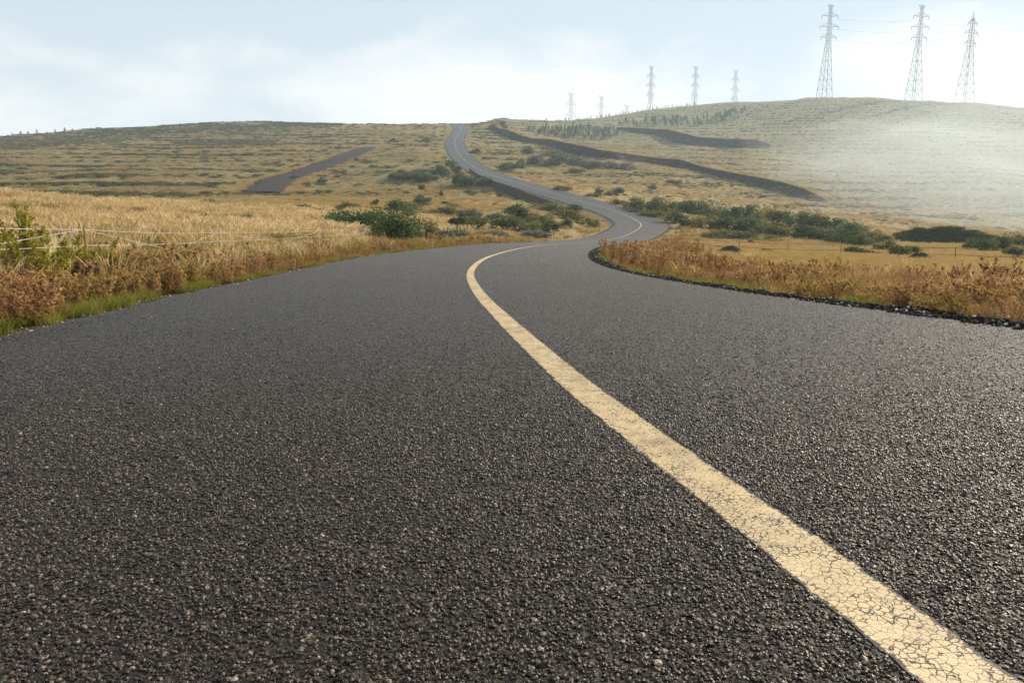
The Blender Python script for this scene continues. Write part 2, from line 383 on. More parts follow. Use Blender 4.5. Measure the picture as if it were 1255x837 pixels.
# ------------------------------------------------------------------ ground material and mesh
def mat_ground():
    m = NM('dry_grassland'); p = m.pos()
    ol, so, pa = m.attr('olive'), m.attr('soil'), m.attr('pale')
    n1 = m.noise(p, .05, 5, .6); n2 = m.noise(p, .35, 5, .65); n3 = m.noise(p, 2.6, 4, .7); n4 = m.noise(p, 14, 3, .7)
    dry = m.ramp(n3, [(.25, (.17, .105, .040)), (.5, (.33, .225, .105)), (.75, (.46, .335, .175))])
    gold = m.ramp(n2, [(.3, (.25, .185, .055)), (.7, (.39, .275, .115))])
    dry = m.mix(.5, dry, gold)
    green = m.ramp(n3, [(.25, (.062, .060, .021)), (.55, (.135, .122, .043)), (.8, (.24, .19, .078))])
    f = m.math('ADD', ol, m.math('MULTIPLY', m.math('SUBTRACT', m.math('ADD', n1, n2), 1.0), 1.7), clamp=True)
    c = m.mix(f, dry, green)
    pal = m.ramp(n3, [(.2, (.125, .120, .066)), (.6, (.27, .235, .135))])
    c = m.mix(m.math('MULTIPLY', pa, m.mr(n2, .3, .62)), c, pal)
    # low dark scrub in scattered dabs on the far slopes
    sc3 = m.scale(p, (1.0, .55, 1.0))
    dab = m.mr(m.noise(sc3, .55, 3, .6), .56, .66)
    dab = m.math('MULTIPLY', dab, m.math('MULTIPLY', ol, .8))
    c = m.mix(m.math('MULTIPLY', dab, .6), c, (.05, .052, .022))
    soil = m.ramp(n4, [(.3, (.035, .026, .018)), (.6, (.080, .060, .040)), (.8, (.135, .105, .072))])
    c = m.mix(so, c, soil)
    h = m.math('ADD', n4, m.math('MULTIPLY', n3, 2.0))
    nrm = m.bump(h, .8, .10)
    return m.done(m.pbr(c, .95, nrm, spec=.1))
M_GROUND = mat_ground()
def build_ground():
    X, Y = GX.ravel(), GY.ravel()
    u, zr, ix = road_uv(X, Y); e = np.abs(u) - 3.5; D = np.hypot(X, Y)
    roadx = np.interp(Y, RC[::4, 1], RC[::4, 0])
    leftside = X < roadx
    olive = np.where(leftside, .15 + .55 * sstep(80, 130, Y), .14 + .76 * sstep(130, 260, Y))
    olive += .35 * np.where(leftside, sstep(300, 380, D), 0) * sstep(-60, -140, X)
    pale = np.where(leftside, .25 * sstep(30, 90, D), .35 + .25 * sstep(150, 260, Y))
    wob = fbm(X * .9, Y * .9, 3)
    soil = (1 - sstep(.25, 1.0, e + .5 * wob))
    idx = np.arange(nr * na).reshape(nr, na)
    a = idx[:-1]; b = idx[1:]
    Fq = np.stack([a, b, np.roll(b, -1, 1), np.roll(a, -1, 1)], -1).reshape(-1, 4)
    o = mesh_np('ground', np.stack([X, Y, GZ.ravel()], -1), Fq=Fq, mat=M_GROUND, attrs={'olive': olive, 'soil': soil, 'pale': pale}, smooth=True)
    tag(o, kind='structure', label='dry rolling grassland of meadow and hillside')
build_ground()

# ------------------------------------------------------------------ road
def mat_asphalt():
    m = NM('coarse_asphalt'); p = m.pos()
    wv = m.n('ShaderNodeVectorMath', operation='SCALE'); m.l(m.noise(p, 130, 2, .6, out='Color'), wv.inputs[0]); wv.inputs['Scale'].default_value = .006
    wq = m.n('ShaderNodeVectorMath', operation='ADD'); m.l(p, wq.inputs[0]); m.l(wv.outputs[0], wq.inputs[1]); q = wq.outputs[0]
    def stones(scale, tilt):
        v = m.n('ShaderNodeTexVoronoi'); v.feature = 'F1'; m.l(q, v.inputs['Vector']); v.inputs['Scale'].default_value = scale
        c = m.n('ShaderNodeSeparateColor'); m.l(v.outputs['Color'], c.inputs[0])
        df = m.n('ShaderNodeVectorMath', operation='SUBTRACT'); m.l(q, df.inputs[0]); m.l(v.outputs['Position'], df.inputs[1])
        cv = m.n('ShaderNodeVectorMath', operation='SUBTRACT'); m.l(v.outputs['Color'], cv.inputs[0]); cv.inputs[1].default_value = (.5, .5, .5)
        dp = m.n('ShaderNodeVectorMath', operation='DOT_PRODUCT'); m.l(df.outputs[0], dp.inputs[0]); m.l(cv.outputs[0], dp.inputs[1])
        return v, c, m.math('MULTIPLY', dp.outputs['Value'], tilt)
    v1, c1, h1 = stones(108, 2.8); v2, c2, h2 = stones(215, 2.4)
    nl = m.noise(p, 300, 3, .65); nb = m.noise(p, .30, 6, .62); nm = m.noise(p, 9, 4, .6); nmm = m.noise(p, 38, 3, .6)
    stops = [(0.0, (.005, .0034, .0026)), (.38, (.015, .0094, .0066)), (.70, (.042, .0262, .0188)), (.92, (.105, .069, .049)), (1.0, (.23, .18, .14))]
    sel = m.math('GREATER_THAN', c1.outputs[2], .42)
    stone = m.mix(sel, m.ramp(c2.outputs[0], stops), m.ramp(c1.outputs[0], stops))
    gap1 = m.mr(v1.outputs['Distance'], .34, .60); gap2 = m.mr(v2.outputs['Distance'], .36, .60)
    mg = m.n('ShaderNodeMix'); mg.data_type = 'FLOAT'; m.l(sel, mg.inputs[0]); m.l(gap2, mg.inputs[2]); m.l(gap1, mg.inputs[3]); gap = mg.outputs[0]
    c = m.mix(m.math('MULTIPLY', gap, .88), stone, (.0055, .0045, .0042))
    tone = m.math('MULTIPLY', m.mr(m.math('ADD', m.math('MULTIPLY', nb, .65), m.math('MULTIPLY', nm, .35)), .32, .68, .66, 1.34), m.mr(nmm, .3, .7, .55, 1.45))
    tv = m.n('ShaderNodeVectorMath', operation='SCALE'); m.l(c, tv.inputs[0]); m.l(tone, tv.inputs['Scale']); c = tv.outputs[0]
    wh = m.attr('wheel'); tw = m.n('ShaderNodeVectorMath', operation='SCALE'); m.l(c, tw.inputs[0]); m.l(m.math('ADD', .86, m.math('MULTIPLY', wh, m.mr(nb, .3, .7, .10, .42))), tw.inputs['Scale']); c = tw.outputs[0]
    ed = m.attr('edge'); dusty = m.math('MULTIPLY', m.mr(m.math('ADD', ed, m.math('MULTIPLY', nm, .5)), .95, 1.35), .55)
    c = m.mix(dusty, c, (.062, .050, .041))
    wy = m.n('ShaderNodeSeparateXYZ'); m.l(p, wy.inputs[0]); wob = m.math('ADD', wy.outputs['Y'], m.math('MULTIPLY', m.math('SUBTRACT', m.noise(p, 1.2, 5, .65), .5), .5))
    for yy in (17.6, 31.0, 47.0):
        ck = m.math('SUBTRACT', 1.0, m.mr(m.math('ABSOLUTE', m.math('SUBTRACT', wob, yy)), .004, .03 + yy * .0009)); c = m.mix(m.math('MULTIPLY', ck, .75), c, (.006, .005, .005))
    mh = m.n('ShaderNodeMix'); mh.data_type = 'FLOAT'; m.l(sel, mh.inputs[0]); m.l(h2, mh.inputs[2]); m.l(h1, mh.inputs[3])
    h = m.math('ADD', mh.outputs[0], m.math('ADD', m.math('MULTIPLY', gap, -.0035), m.math('MULTIPLY', nl, .0022)))
    nrm = m.bump(h, 1.0, 1.0)
    rough = m.mr(c1.outputs[1], 0, 1, .30, .74, smooth=False)
    sf = m.pbr(c, rough, nrm, spec=.42); sf.node.inputs['Specular Tint'].default_value = (1.0, .87, .76, 1)
    return m.done(sf)
M_ASPH = mat_asphalt()
def mat_line():
    m = NM('cream_road_paint'); p = m.pos()
    warp = m.n('ShaderNodeVectorMath', operation='SCALE'); m.l(m.noise(p, 60, 2, .5, out='Color'), warp.inputs[0]); warp.inputs['Scale'].default_value = .012
    wp = m.n('ShaderNodeVectorMath', operation='ADD'); m.l(p, wp.inputs[0]); m.l(warp.outputs[0], wp.inputs[1]); q = wp.outputs[0]
    e1 = m.vor(q, 64, 'DISTANCE_TO_EDGE'); 
    n1 = m.noise(p, 14, 3, .6); n2 = m.noise(p, 220, 3, .6); n3 = m.noise(p, 3.0, 4, .6)
    wid = m.mr(n1, .34, .66, .014, .070)
    crack = m.math('SUBTRACT', 1.0, m.mr(m.math('DIVIDE', e1, wid), .45, 1.0))
    e2 = m.vor(q, 130, 'DISTANCE_TO_EDGE'); w2 = m.mr(m.noise(p, 11, 3, .6), .52, .70, .0, .08)
    c2 = m.math('SUBTRACT', 1.0, m.mr(m.math('DIVIDE', e2, m.math('ADD', w2, .001)), .4, 1.0))
    crack = m.math('MAXIMUM', crack, m.math('MULTIPLY', c2, .8))
    pits = m.math('MULTIPLY', m.mr(n2, .60, .68), m.mr(n1, .40, .62))
    crack = m.math('MAXIMUM', crack, m.math('MULTIPLY', pits, .85))
    cr2 = m.vor(m.scale(p, (1, 1, 1)), 5.2, 'DISTANCE_TO_EDGE')
    paint = m.ramp(m.math('ADD', m.math('MULTIPLY', n2, .35), m.math('MULTIPLY', n3, .65)), [(.3, (.40, .285, .145)), (.52, (.54, .395, .215)), (.75, (.64, .485, .285))])
    ed = m.attr('edge'); wear = m.mr(m.math('ADD', ed, m.math('MULTIPLY', m.noise(p, 75, 4, .75), .60)), 1.20, 1.25)
    crack = m.math('MAXIMUM', crack, wear)
    c = m.mix(crack, paint, (.014, .010, .008))
    gr = m.mr(m.noise(m.scale(p, (1.0, .22, 1.0)), 7, 5, .65), .48, .72, 0.0, .42); c = m.mix(gr, c, (.16, .115, .07))
    h = m.math('SUBTRACT', m.math('MULTIPLY', n2, .2), crack)
    return m.done(m.pbr(c, .62, m.bump(h, 1.0, .003), spec=.35))
M_LINE = mat_line()
def arc_resample(P, step):
    s = np.r_[0, np.cumsum(np.linalg.norm(np.diff(P[:, :2], axis=0), axis=1))]
    t = [0.0]
    while t[-1] < s[-1]:
        y = np.interp(t[-1], s, P[:, 1]); t.append(t[-1] + step * max(.4, min(4, abs(y) / 15)))
    t = np.clip(np.array(t), 0, s[-1])
    return np.stack([np.interp(t, s, P[:, k]) for k in range(P.shape[1])], -1), t
def ribbon(name, P, offs, dz, mat, smooth_=True, skirt=None, attr=None, jit=None):
    T = np.gradient(P[:, :2], axis=0); T /= np.linalg.norm(T, axis=1)[:, None]; Nn = np.stack([T[:, 1], -T[:, 0]], -1)
    V = []; m = len(offs); at_ = []
    for j, o in enumerate(offs):
        oo = np.full(len(P), o)
        if jit is not None: oo = oo + jit(j, len(P))
        z = P[:, 2] + P[:, 3] * oo + dz[j]
        V.append(np.stack([P[:, 0] + Nn[:, 0] * oo, P[:, 1] + Nn[:, 1] * oo, z], -1))
    V = np.stack(V, 1).reshape(-1, 3); n = len(P)
    idx = np.arange(n * m).reshape(n, m)
    F = np.stack([idx[:-1, :-1], idx[:-1, 1:], idx[1:, 1:], idx[1:, :-1]], -1).reshape(-1, 4)
    return mesh_np(name, V, Fq=F, mat=mat, attrs={'edge': np.tile(np.array(attr, float), n)} if attr else None, smooth=smooth_)
RS, RSs = arc_resample(RC, .30)
R_OFF = [-3.54, -3.5, -3.2, -2.65, -2.2, -1.75, -1.3, -.85, -.4, 0, .4, .85, 1.3, 1.75, 2.2, 2.65, 3.2, 3.5, 3.54]
R_EDGE = [1, 1, .6] + [0] * 13 + [.6, 1, 1]
R_WHEEL = [0, 0, .1, 1, .35, 0, .35, 1, .25, 0, .25, 1, .35, 0, .35, 1, .1, 0, 0]
_r = np.random.default_rng(3)
def edge_jit(j, n):
    if j in (0, 1, 17, 18): k = 1 if j < 2 else 17; return fbm(RSs * 1.1 + k * 31, RSs * 0 + k, 5) * .15
    return np.zeros(n)
road = ribbon('road', RS, R_OFF, [-.22, -.006] + [0] * 15 + [-.006, -.22], M_ASPH, smooth_=False, attr=R_EDGE, jit=edge_jit)
_wa = road.data.attributes.new('wheel', 'FLOAT', 'POINT'); _wa.data.foreach_set('value', np.tile(np.array(R_WHEEL, np.float32), len(RS)))
tag(road, 'dark coarse asphalt road winding down and up the far hill', kind='structure')
LW = .155
RL, RLs = arc_resample(RC[(RC[:, 1] > -20) & (RC[:, 1] < 520)], .035)
RL[:, 2] += np.clip((RL[:, 1] - 6) * .0003, 0, .04)
def line_jit(j, n): return np.zeros(n) if j in (2, 3, 4) else fbm(RLs * 22 + (50 if j < 2 else 9), RLs * 0 + (1.5 if j < 2 else 7.5), 4) * .011
ln = ribbon('centre_line', RL, [-LW / 2 - .001, -LW / 2, -LW * .25, 0, LW * .25, LW / 2, LW / 2 + .001], [-.004, .0018, .0018, .0018, .0018, .0018, -.004], M_LINE, jit=line_jit, smooth_=False, attr=[1, 1, .5, 0, .5, 1, 1])
tag(ln, 'cracked cream centre line painted along the road', kind='structure')
# ------------------------------------------------------------------ banks, mounds and the dirt track
def mat_earth(name, a, b, c_, scale=1.0):
    m = NM(name); p = m.pos()
    n = m.noise(p, .8 * scale, 6, .65); n2 = m.noise(p, 5 * scale, 4, .7)
    c = m.ramp(m.math('ADD', m.math('MULTIPLY', n, .6), m.math('MULTIPLY', n2, .4)), [(.3, a), (.5, b), (.7, c_)])
    return m.done(m.pbr(c, .95, m.bump(m.math('ADD', n2, n), 1.0, .3 / scale), spec=.1))
M_SCARP = mat_earth('shade_toned_cut_earth', (.022, .021, .020), (.040, .037, .034), (.075, .068, .060), .5)  # cut earth, its colour darkened to carry the shade on the bank faces
M_MOUND = mat_earth('dark_scrubby_turf', (.030, .036, .014), (.060, .064, .026), (.12, .105, .045), 1.2)
M_TRACK = mat_earth('purple_brown_gravel', (.028, .021, .0185), (.046, .034, .030), (.080, .060, .051), 1.5)
M_CLOD = mat_earth('dark_clods', (.035, .026, .021), (.075, .058, .047), (.14, .11, .09), 4)
def smooth(a, k=2, it=3):
    a = np.array(a, float)
    for _ in range(it):
        b = np.pad(a, 1, mode='edge'); a = (b[:-2] + 2 * b[1:-1] + b[2:]) / 4
    return a
def bank(name, cols, mats, run=1.5, back=30, per=12, rough=.5, kind='structure', label=None, cat=None, olive=.3, pale=.6, dmin=None, backslope=.02):
    """a steep earth face with a grassed top that runs back into the slope behind it"""
    cols = np.array(cols, float); xs = np.linspace(cols[0, 0], cols[-1, 0], max(24, int(len(cols) * per)))
    yt = np.interp(xs, cols[:, 0], cols[:, 1]); yb = np.interp(xs, cols[:, 0], cols[:, 2])
    B = hit(xs, yb); d = proj(B)[2]; d = np.exp(smooth(np.log(d), it=60))
    if dmin is not None: d = np.interp(xs, [c[0] for c in dmin], [c[1] for c in dmin])
    B = at(xs, yb, d); T = at(xs, yt, d + run)
    T[:, 2] = np.maximum(T[:, 2], B[:, 2] + .05)
    n = len(xs); dirv = T[:, :2] - B[:, :2]; dirv /= np.linalg.norm(dirv, axis=1)[:, None] + 1e-9
    away = rays(xs, yb)[:, :2]; away /= np.linalg.norm(away, axis=1)[:, None]
    rows = []; NR = 7
    hgt = T[:, 2] - B[:, 2]
    foot = B.copy(); foot[:, :2] -= away * .6; foot[:, 2] -= np.maximum(1.0, .6 * hgt); rows.append(foot)
    sarc = np.r_[0, np.cumsum(np.linalg.norm(np.diff(B[:, :2], axis=0), axis=1))]
    fade = np.minimum(1, np.minimum(np.arange(n), np.arange(n)[::-1]) / 4)
    for k in range(NR):
        t = k / (NR - 1); q = B * (1 - t) + T * t
        w = math.sin(math.pi * (.15 + .85 * t)) if k < NR - 1 else .3
        q[:, :2] += away * ((rough * hgt / 4 * w * fade) * 2 * fbm(sarc / 3.0, sarc * 0 + t * 2.0, 4))[:, None]
        rows.append(q)
    for s, in ((.8,), (back * .2,), (back * .45,), (back * .7,), (back,)):
        q = T.copy(); q[:, :2] += away * s; zt = Z(q[:, 0], q[:, 1])
        f = s / back
        q[:, 2] = np.where(f < .9, np.maximum(T[:, 2] + backslope * s + .25 * fbm(q[:, 0] / 6, q[:, 1] / 6, 3) * f, zt * 0 - 99), zt - .5)
        q[:, 2] = np.where(f < .9, q[:, 2] * (1 - f ** 2) + np.minimum(q[:, 2], zt + .02) * f ** 2, q[:, 2])
        rows.append(q)
    m = len(rows); V = np.stack(rows, 0).reshape(-1, 3); idx = np.arange(m * n).reshape(m, n)
    F = np.stack([idx[:-1, :-1], idx[:-1, 1:], idx[1:, 1:], idx[1:, :-1]], -1).reshape(-1, 4)
    o = mesh_np(name, V, Fq=F, mat=mats, smooth=True, attrs={'olive': np.full(m * n, olive), 'soil': np.zeros(m * n), 'pale': np.full(m * n, pale)})
    mi = np.zeros((m - 1, n - 1), np.int32); mi[NR:] = 1
    o.data.polygons.foreach_set('material_index', mi.ravel())
    tag(o, label, cat, kind=kind); o['height'] = float(hgt.max())
    return o, B, T
_, GB_B, GB_T = bank('gully_bank', [(600,153.5,155.0),(606,155.0,161.2),(613,157.6,165.0),(622,159.3,169.3),(641,166.8,175.0),(652,169.8,176.5),(664,170.4,177.7),(676,171.0,180.7),(697,175.3,188.5),(719,179.8,193.3),(736,183.8,194.5),(757,186.8,197.0),(779,190.4,200.0),(805,193.8,202.8),(831,195.3,206.5),(847,199.3,209.0),(869,205.8,215.0),(903,212.8,222.5),(925,216.8,228.0),(960,223.8,238.0),(985,231.1,245.1),(1004,240.2,248.2),(1015,246.8,248.2)],
     [M_SCARP, M_GROUND], run=1.6, back=34, per=14, label='long dark eroded bank winding down the hillside')
_, GC_B, GC_T = bank('gully_bank', [(756,156,157.5),(770,156.5,163),(785,157.2,164.3),(803,158.3,165.5),(818,158.8,172),(830,161.5,176),(842,164.5,178.2),(854,168,179),(881,170,180.5),(905,170.8,182.2),(925,171.5,182.8),(938,175,181),(944,178,178.6)],
     [M_SCARP, M_GROUND], run=2.0, back=40, per=14, label='upper dark eroded bank below the sapling plantation')
_, MB_B, MB_T = bank('earth_mound', [(1098,289,290),(1106,285.5,294),(1114,282,299),(1122,280,303),(1132,280.4,305.5),(1142,281.4,307),(1150,279.6,307),(1163,278.6,306.5),(1178,279.2,303.5),(1190,282.5,300),(1201,287.5,296),(1212,291,294)],
     [M_MOUND, M_GROUND], run=3.0, back=16, per=10, rough=1.3, kind='thing', label='large dark scrub-covered earth mound beside the shrub belt', cat='mound', olive=.1, pale=.2, backslope=-.22, dmin=[(1098, 91), (1212, 82)])
bank('stone_bank', [(575,206,207.5),(583,212,218),(592,216.5,223),(605,222,232),(620,227,239),(640,234,246.5),(655,239.5,249),(668,244,250),(684,249,251)],
     [M_CLOD, M_GROUND], run=1.2, back=1.6, per=14, rough=1.0, label='rubble bank below the climbing road', olive=0, pale=.2)
# the dirt track
def build_track():
    P = catmull(np.array([(a, b, 0, 0) for a, b in TRACK], float), 14)
    P[:, 2] = smooth(Z(P[:, 0], P[:, 1]), it=12) + .12
    offs = [-6.0, -5.0, -3, -1.2, 1.2, 3, 5.0, 6.0]
    tp = 1 - np.clip(np.minimum(np.arange(len(P)), np.arange(len(P))[::-1]) / 8, .3, 1) ** .5
    o = ribbon('dirt_track', P, offs, [-.9, .0, .10, .02, .10, .02, .0, -.9], M_TRACK, jit=lambda j, n: fbm(np.arange(n) * .35 + j * 7, np.zeros(n) + j, 3) * 1.9 - offs[j] * tp)
    tag(o, 'straight purple-brown dirt track climbing the hill', kind='structure')
    return P
TRK = build_track()

# ------------------------------------------------------------------ clods, heaps
def rock_mesh(name, seed, mat, sub=2, flat=.6, amp=.35):
    bm = bmesh.new(); bmesh.ops.create_icosphere(bm, subdivisions=sub, radius=.5)
    r = np.random.default_rng(seed); o = r.random(3) * 50
    for v in bm.verts:
        c = np.array(v.co); k = 1 + amp * float(fbm(np.array([c[0] * 2.6 + o[0] + c[2] * 1.7]), np.array([c[1] * 2.6 + o[1] - c[2] * 1.3]), 3)[0]) * 2
        v.co = (c[0] * k, c[1] * k, c[2] * k * flat)
    me = bpy.data.meshes.new(name); bm.to_mesh(me); bm.free(); me.materials.append(mat); return me
def heap(px, py, wpx, hpx, label, seed, group=None):
    P = hit(px, py)[0]; d = proj(P)[2]; w = wpx * d / FPX; h = hpx * d / FPX
    r = np.random.default_rng(seed); n = 40; ang = np.linspace(0, 2 * math.pi, n, endpoint=False)
    V = [(0, 0, h)]; rings = 7
    for k in range(1, rings):
        t = k / (rings - 1)
        for a in ang:
            rr = w / 2 * t * (1 + .25 * float(fbm(np.array([math.cos(a) * 1.5 + seed]), np.array([math.sin(a) * 1.5]), 3)[0]))
            z = h * (1 - t ** 1.5) * (1 + .9 * float(fbm(np.array([math.cos(a) * 3 * t + seed * 3.3]), np.array([math.sin(a) * 3 * t]), 3)[0])) - (.4 if k == rings - 1 else 0)
            V.append((rr * math.cos(a), rr * math.sin(a) * .6, z))
    Pl = [(0, 1 + i, 1 + (i + 1) % n) for i in range(n)]
    for k in range(rings - 2):
        b = 1 + k * n; Pl += [(b + i, b + n + i, b + n + (i + 1) % n, b + (i + 1) % n) for i in range(n)]
    root = empty('earth_heap', P)
    mesh_np('heap_body', V, polys=Pl, mat=M_CLOD, parent=root)
    for i in range(9):
        c = child('clod', CLODS[i % len(CLODS)], root); a = r.random() * 6.28; t = .35 + .6 * r.random() ** .6
        s = h * r.uniform(.25, .6); c.scale = (s * 1.5, s, s); c.rotation_euler = (0, 0, r.random() * 6)
        c.location = (w / 2 * t * math.cos(a), w / 2 * t * math.sin(a) * .6, h * (1 - t ** 1.5) * .9)
    tag(root, label, 'earth heap', group)
CLODS = [rock_mesh('clod', 40 + i, M_CLOD, 2, .8, .5) for i in range(4)]
heap(893, 311.5, 44, 9, 'wide heap of dark clods on the meadow beyond the verge', 2, 'heaps of dug earth')
heap(938, 311, 30, 6, 'low flat heap of dark clods beside the wide heap', 5, 'heaps of dug earth')
heap(919, 299.5, 16, 5, 'small black heap of earth at the foot of the shrub belt', 8, 'heaps of dug earth')
heap(846, 302, 30, 4, 'low brown heap of earth behind the reddish weeds', 11, 'heaps of dug earth')
heap(1126, 320, 46, 9, 'black heap of earth in front of the large mound', 14, 'heaps of dug earth')
heap(482, 174.5, 16, 4, 'dark rubble heap at the top end of the dirt track', 17, 'heaps of dug earth')
heap(522, 175, 18, 5.5, 'dark rubble heap between dirt track and road', 20, 'heaps of dug earth')
heap(583, 188, 16, 6, 'dark heap of earth beside the climbing road', 23, 'heaps of dug earth')
# ------------------------------------------------------------------ scattered ground cover (nobody could count it)
LIB = {}
def scatter(name, templates, P, rz, scl, idx, label, tilt=None):
    """copies of small template meshes set on points; TEMPLATES: list of mesh data"""
    n = len(P)
    col = bpy.data.collections.new(name + '_pieces')
    for i, me in enumerate(templates):
        o = bpy.data.objects.new('%s_%02d' % (name, i), me); col.objects.link(o)
    me = bpy.data.meshes.new(name); me.vertices.add(n); me.vertices.foreach_set('co', np.asarray(P, np.float32).ravel())
    rot = np.zeros((n, 3), np.float32); rot[:, 2] = rz
    if tilt is not None: rot[:, :2] = tilt
    sc3 = np.asarray(scl, np.float32); sc3 = np.repeat(sc3[:, None], 3, 1) if sc3.ndim == 1 else sc3
    a = me.attributes.new('rot', 'FLOAT_VECTOR', 'POINT'); a.data.foreach_set('vector', rot.ravel())
    a = me.attributes.new('scl', 'FLOAT_VECTOR', 'POINT'); a.data.foreach_set('vector', np.ascontiguousarray(sc3).ravel())
    a = me.attributes.new('idx', 'INT', 'POINT'); a.data.foreach_set('value', np.asarray(idx, np.int32))
    o = bpy.data.objects.new(name, me); COL.objects.link(o)
    g = bpy.data.node_groups.new(name + '_nodes', 'GeometryNodeTree')
    g.interface.new_socket('Geometry', in_out='INPUT', socket_type='NodeSocketGeometry'); g.interface.new_socket('Geometry', in_out='OUTPUT', socket_type='NodeSocketGeometry')
    N = g.nodes.new; L = g.links.new
    gi, go, ip, ci = N('NodeGroupInput'), N('NodeGroupOutput'), N('GeometryNodeInstanceOnPoints'), N('GeometryNodeCollectionInfo')
    ci.inputs['Collection'].default_value = col; ci.inputs['Separate Children'].default_value = True; ci.inputs['Reset Children'].default_value = True
    def na(nm, ty):
        x = N('GeometryNodeInputNamedAttribute'); x.data_type = ty; x.inputs['Name'].default_value = nm; return x.outputs['Attribute']
    er = N('FunctionNodeEulerToRotation')
    L(gi.outputs[0], ip.inputs['Points']); L(ci.outputs[0], ip.inputs['Instance']); ip.inputs['Pick Instance'].default_value = True
    L(na('idx', 'INT'), ip.inputs['Instance Index']); L(na('rot', 'FLOAT_VECTOR'), er.inputs[0]); L(er.outputs[0], ip.inputs['Rotation']); L(na('scl', 'FLOAT_VECTOR'), ip.inputs['Scale'])
    L(ip.outputs[0], go.inputs[0])
    md = o.modifiers.new('scatter', 'NODES'); md.node_group = g
    tag(o, label, kind='stuff')
    return o
def lib(name, V, F4=None, F3=None, mat=None, attrs=None):
    o = mesh_np(name, V, Fq=F4, Ft=F3, mat=mat, attrs=attrs, link=False); me = o.data; bpy.data.objects.remove(o); return me
def blades(r, n, h, rad, w, bend, hv=.4, plume=0.0, tall_tint=None):
    """a tuft of n bent tapering blades; plume > 0 gives each a feathery head"""
    prof_t = np.array([0, .35, .7, 1.0]) if not plume else np.array([0, .45, .68, .80, .92, 1.0])
    prof_w = np.array([1, .9, .55, .05]) if not plume else np.array([.6, .45, .5, 1 + plume, .8 + plume * .7, .1])
    m = len(prof_t)
    a = r.random(n) * 6.283; q = rad * r.random(n) ** .6; bx, by = q * np.cos(a), q * np.sin(a)
    az = a + r.normal(0, .9, n); hh = h * (1 - hv * r.random(n)); bd = bend * (.3 + r.random(n)); wa = r.random(n) * 3.14
    ti = r.random(n); V = np.zeros((n, m, 2, 3)); T = np.zeros((n, m, 2))
    for k in range(m):
        t = prof_t[k]; off = bd * hh * t ** 1.9
        cx = bx + off * np.cos(az); cyy = by + off * np.sin(az); cz = hh * t * (1 - .25 * bd * t) - (.05 if k == 0 else 0)
        ww = w * prof_w[k] * .5
        for s, sg in ((0, -1), (1, 1)):
            V[:, k, s, 0] = cx + sg * ww * np.cos(wa); V[:, k, s, 1] = cyy + sg * ww * np.sin(wa); V[:, k, s, 2] = cz + (sg * ww * .4 if plume else 0)
        T[:, k, :] = ti[:, None] * .45 + (.55 if (plume and t > .66) else .30 * t)
    idx = np.arange(n * m * 2).reshape(n, m, 2)
    F = np.stack([idx[:, :-1, 0], idx[:, :-1, 1], idx[:, 1:, 1], idx[:, 1:, 0]], -1).reshape(-1, 4)
    return V.reshape(-1, 3), F, T.reshape(-1)
def leafcards(r, C, size, up=.3, aspect=1.6):
    """small quads at the points C, any way round"""
    n = len(C); a = r.normal(size=(n, 3)); a[:, 2] += up; a /= np.linalg.norm(a, axis=1)[:, None]
    b = np.cross(a, r.normal(size=(n, 3))); b /= np.linalg.norm(b, axis=1)[:, None]; c = np.cross(a, b)
    s = (size * (.6 + .8 * r.random(n)))[:, None]
    V = np.stack([C - b * s * aspect / 2, C - c * s * .42 + a * s * .1, C + b * s * aspect / 2, C + c * s * .42 + a * s * .1], 1).reshape(-1, 3)
    return V, np.arange(n * 4).reshape(n, 4)
def weed(r, h, stems, leaf, spread=.5, nb=9, nl=7, top=.2, w=.006):
    """an upright branching weed: thin stems, side branches and many small leaves or seeds"""
    Vs, Fs, Ts = [], [], []; n0 = 0; LC = []
    def strip(p, q, w0, w1, tint):
        nonlocal n0
        for ang in (0.0, 1.57):
            s = np.array([math.cos(ang), math.sin(ang), 0])
            Vs.append(np.array([p - s * w0 / 2, p + s * w0 / 2, q + s * w1 / 2, q - s * w1 / 2])); Fs.append(np.arange(4)[None] + n0); Ts.append(np.full(4, tint)); n0 += 4
    for i in range(stems):
        a = r.random() * 6.28; hh = h * r.uniform(.65, 1); lean = spread * r.random() * hh
        base = np.array([.05 * math.cos(a), .05 * math.sin(a), -.03]) * (1 if stems > 1 else 0); tip = np.array([lean * math.cos(a), lean * math.sin(a), hh]); mid = base * .5 + tip * .5; mid[:2] *= .75
        strip(base, mid, w * 1.4, w, .1); strip(mid, tip, w, w * .3, .15)
        for b in range(nb):
            t = r.uniform(.15, .97); p = base * (1 - t) ** 2 + 2 * mid * t * (1 - t) + tip * t * t
            ba = r.random() * 6.28; L_ = hh * .34 * (1.08 - t) * r.uniform(.5, 1.1) + .02; q = p + L_ * np.array([.62 * math.cos(ba), .62 * math.sin(ba), .78])
            strip(p, q, w * .6, w * .25, .15)
            tt = r.random(nl)[:, None] ** .7; LC.append(p + (q - p) * tt + r.normal(0, leaf * .45, (nl, 3)))
        k = int(nl * 2); tt = 1 - top * r.random(k)[:, None]; LC.append(mid + (tip - mid) * tt + r.normal(0, leaf * .5, (k, 3)))
    LC = np.vstack(LC); LV, LF = leafcards(r, LC, leaf, .2, 1.9)
    V = np.vstack(Vs + [LV]); F = np.vstack(Fs + [LF + n0]); T = np.concatenate(Ts + [np.repeat(.35 + .65 * r.random(len(LC)), 4)])
    return V, F, T
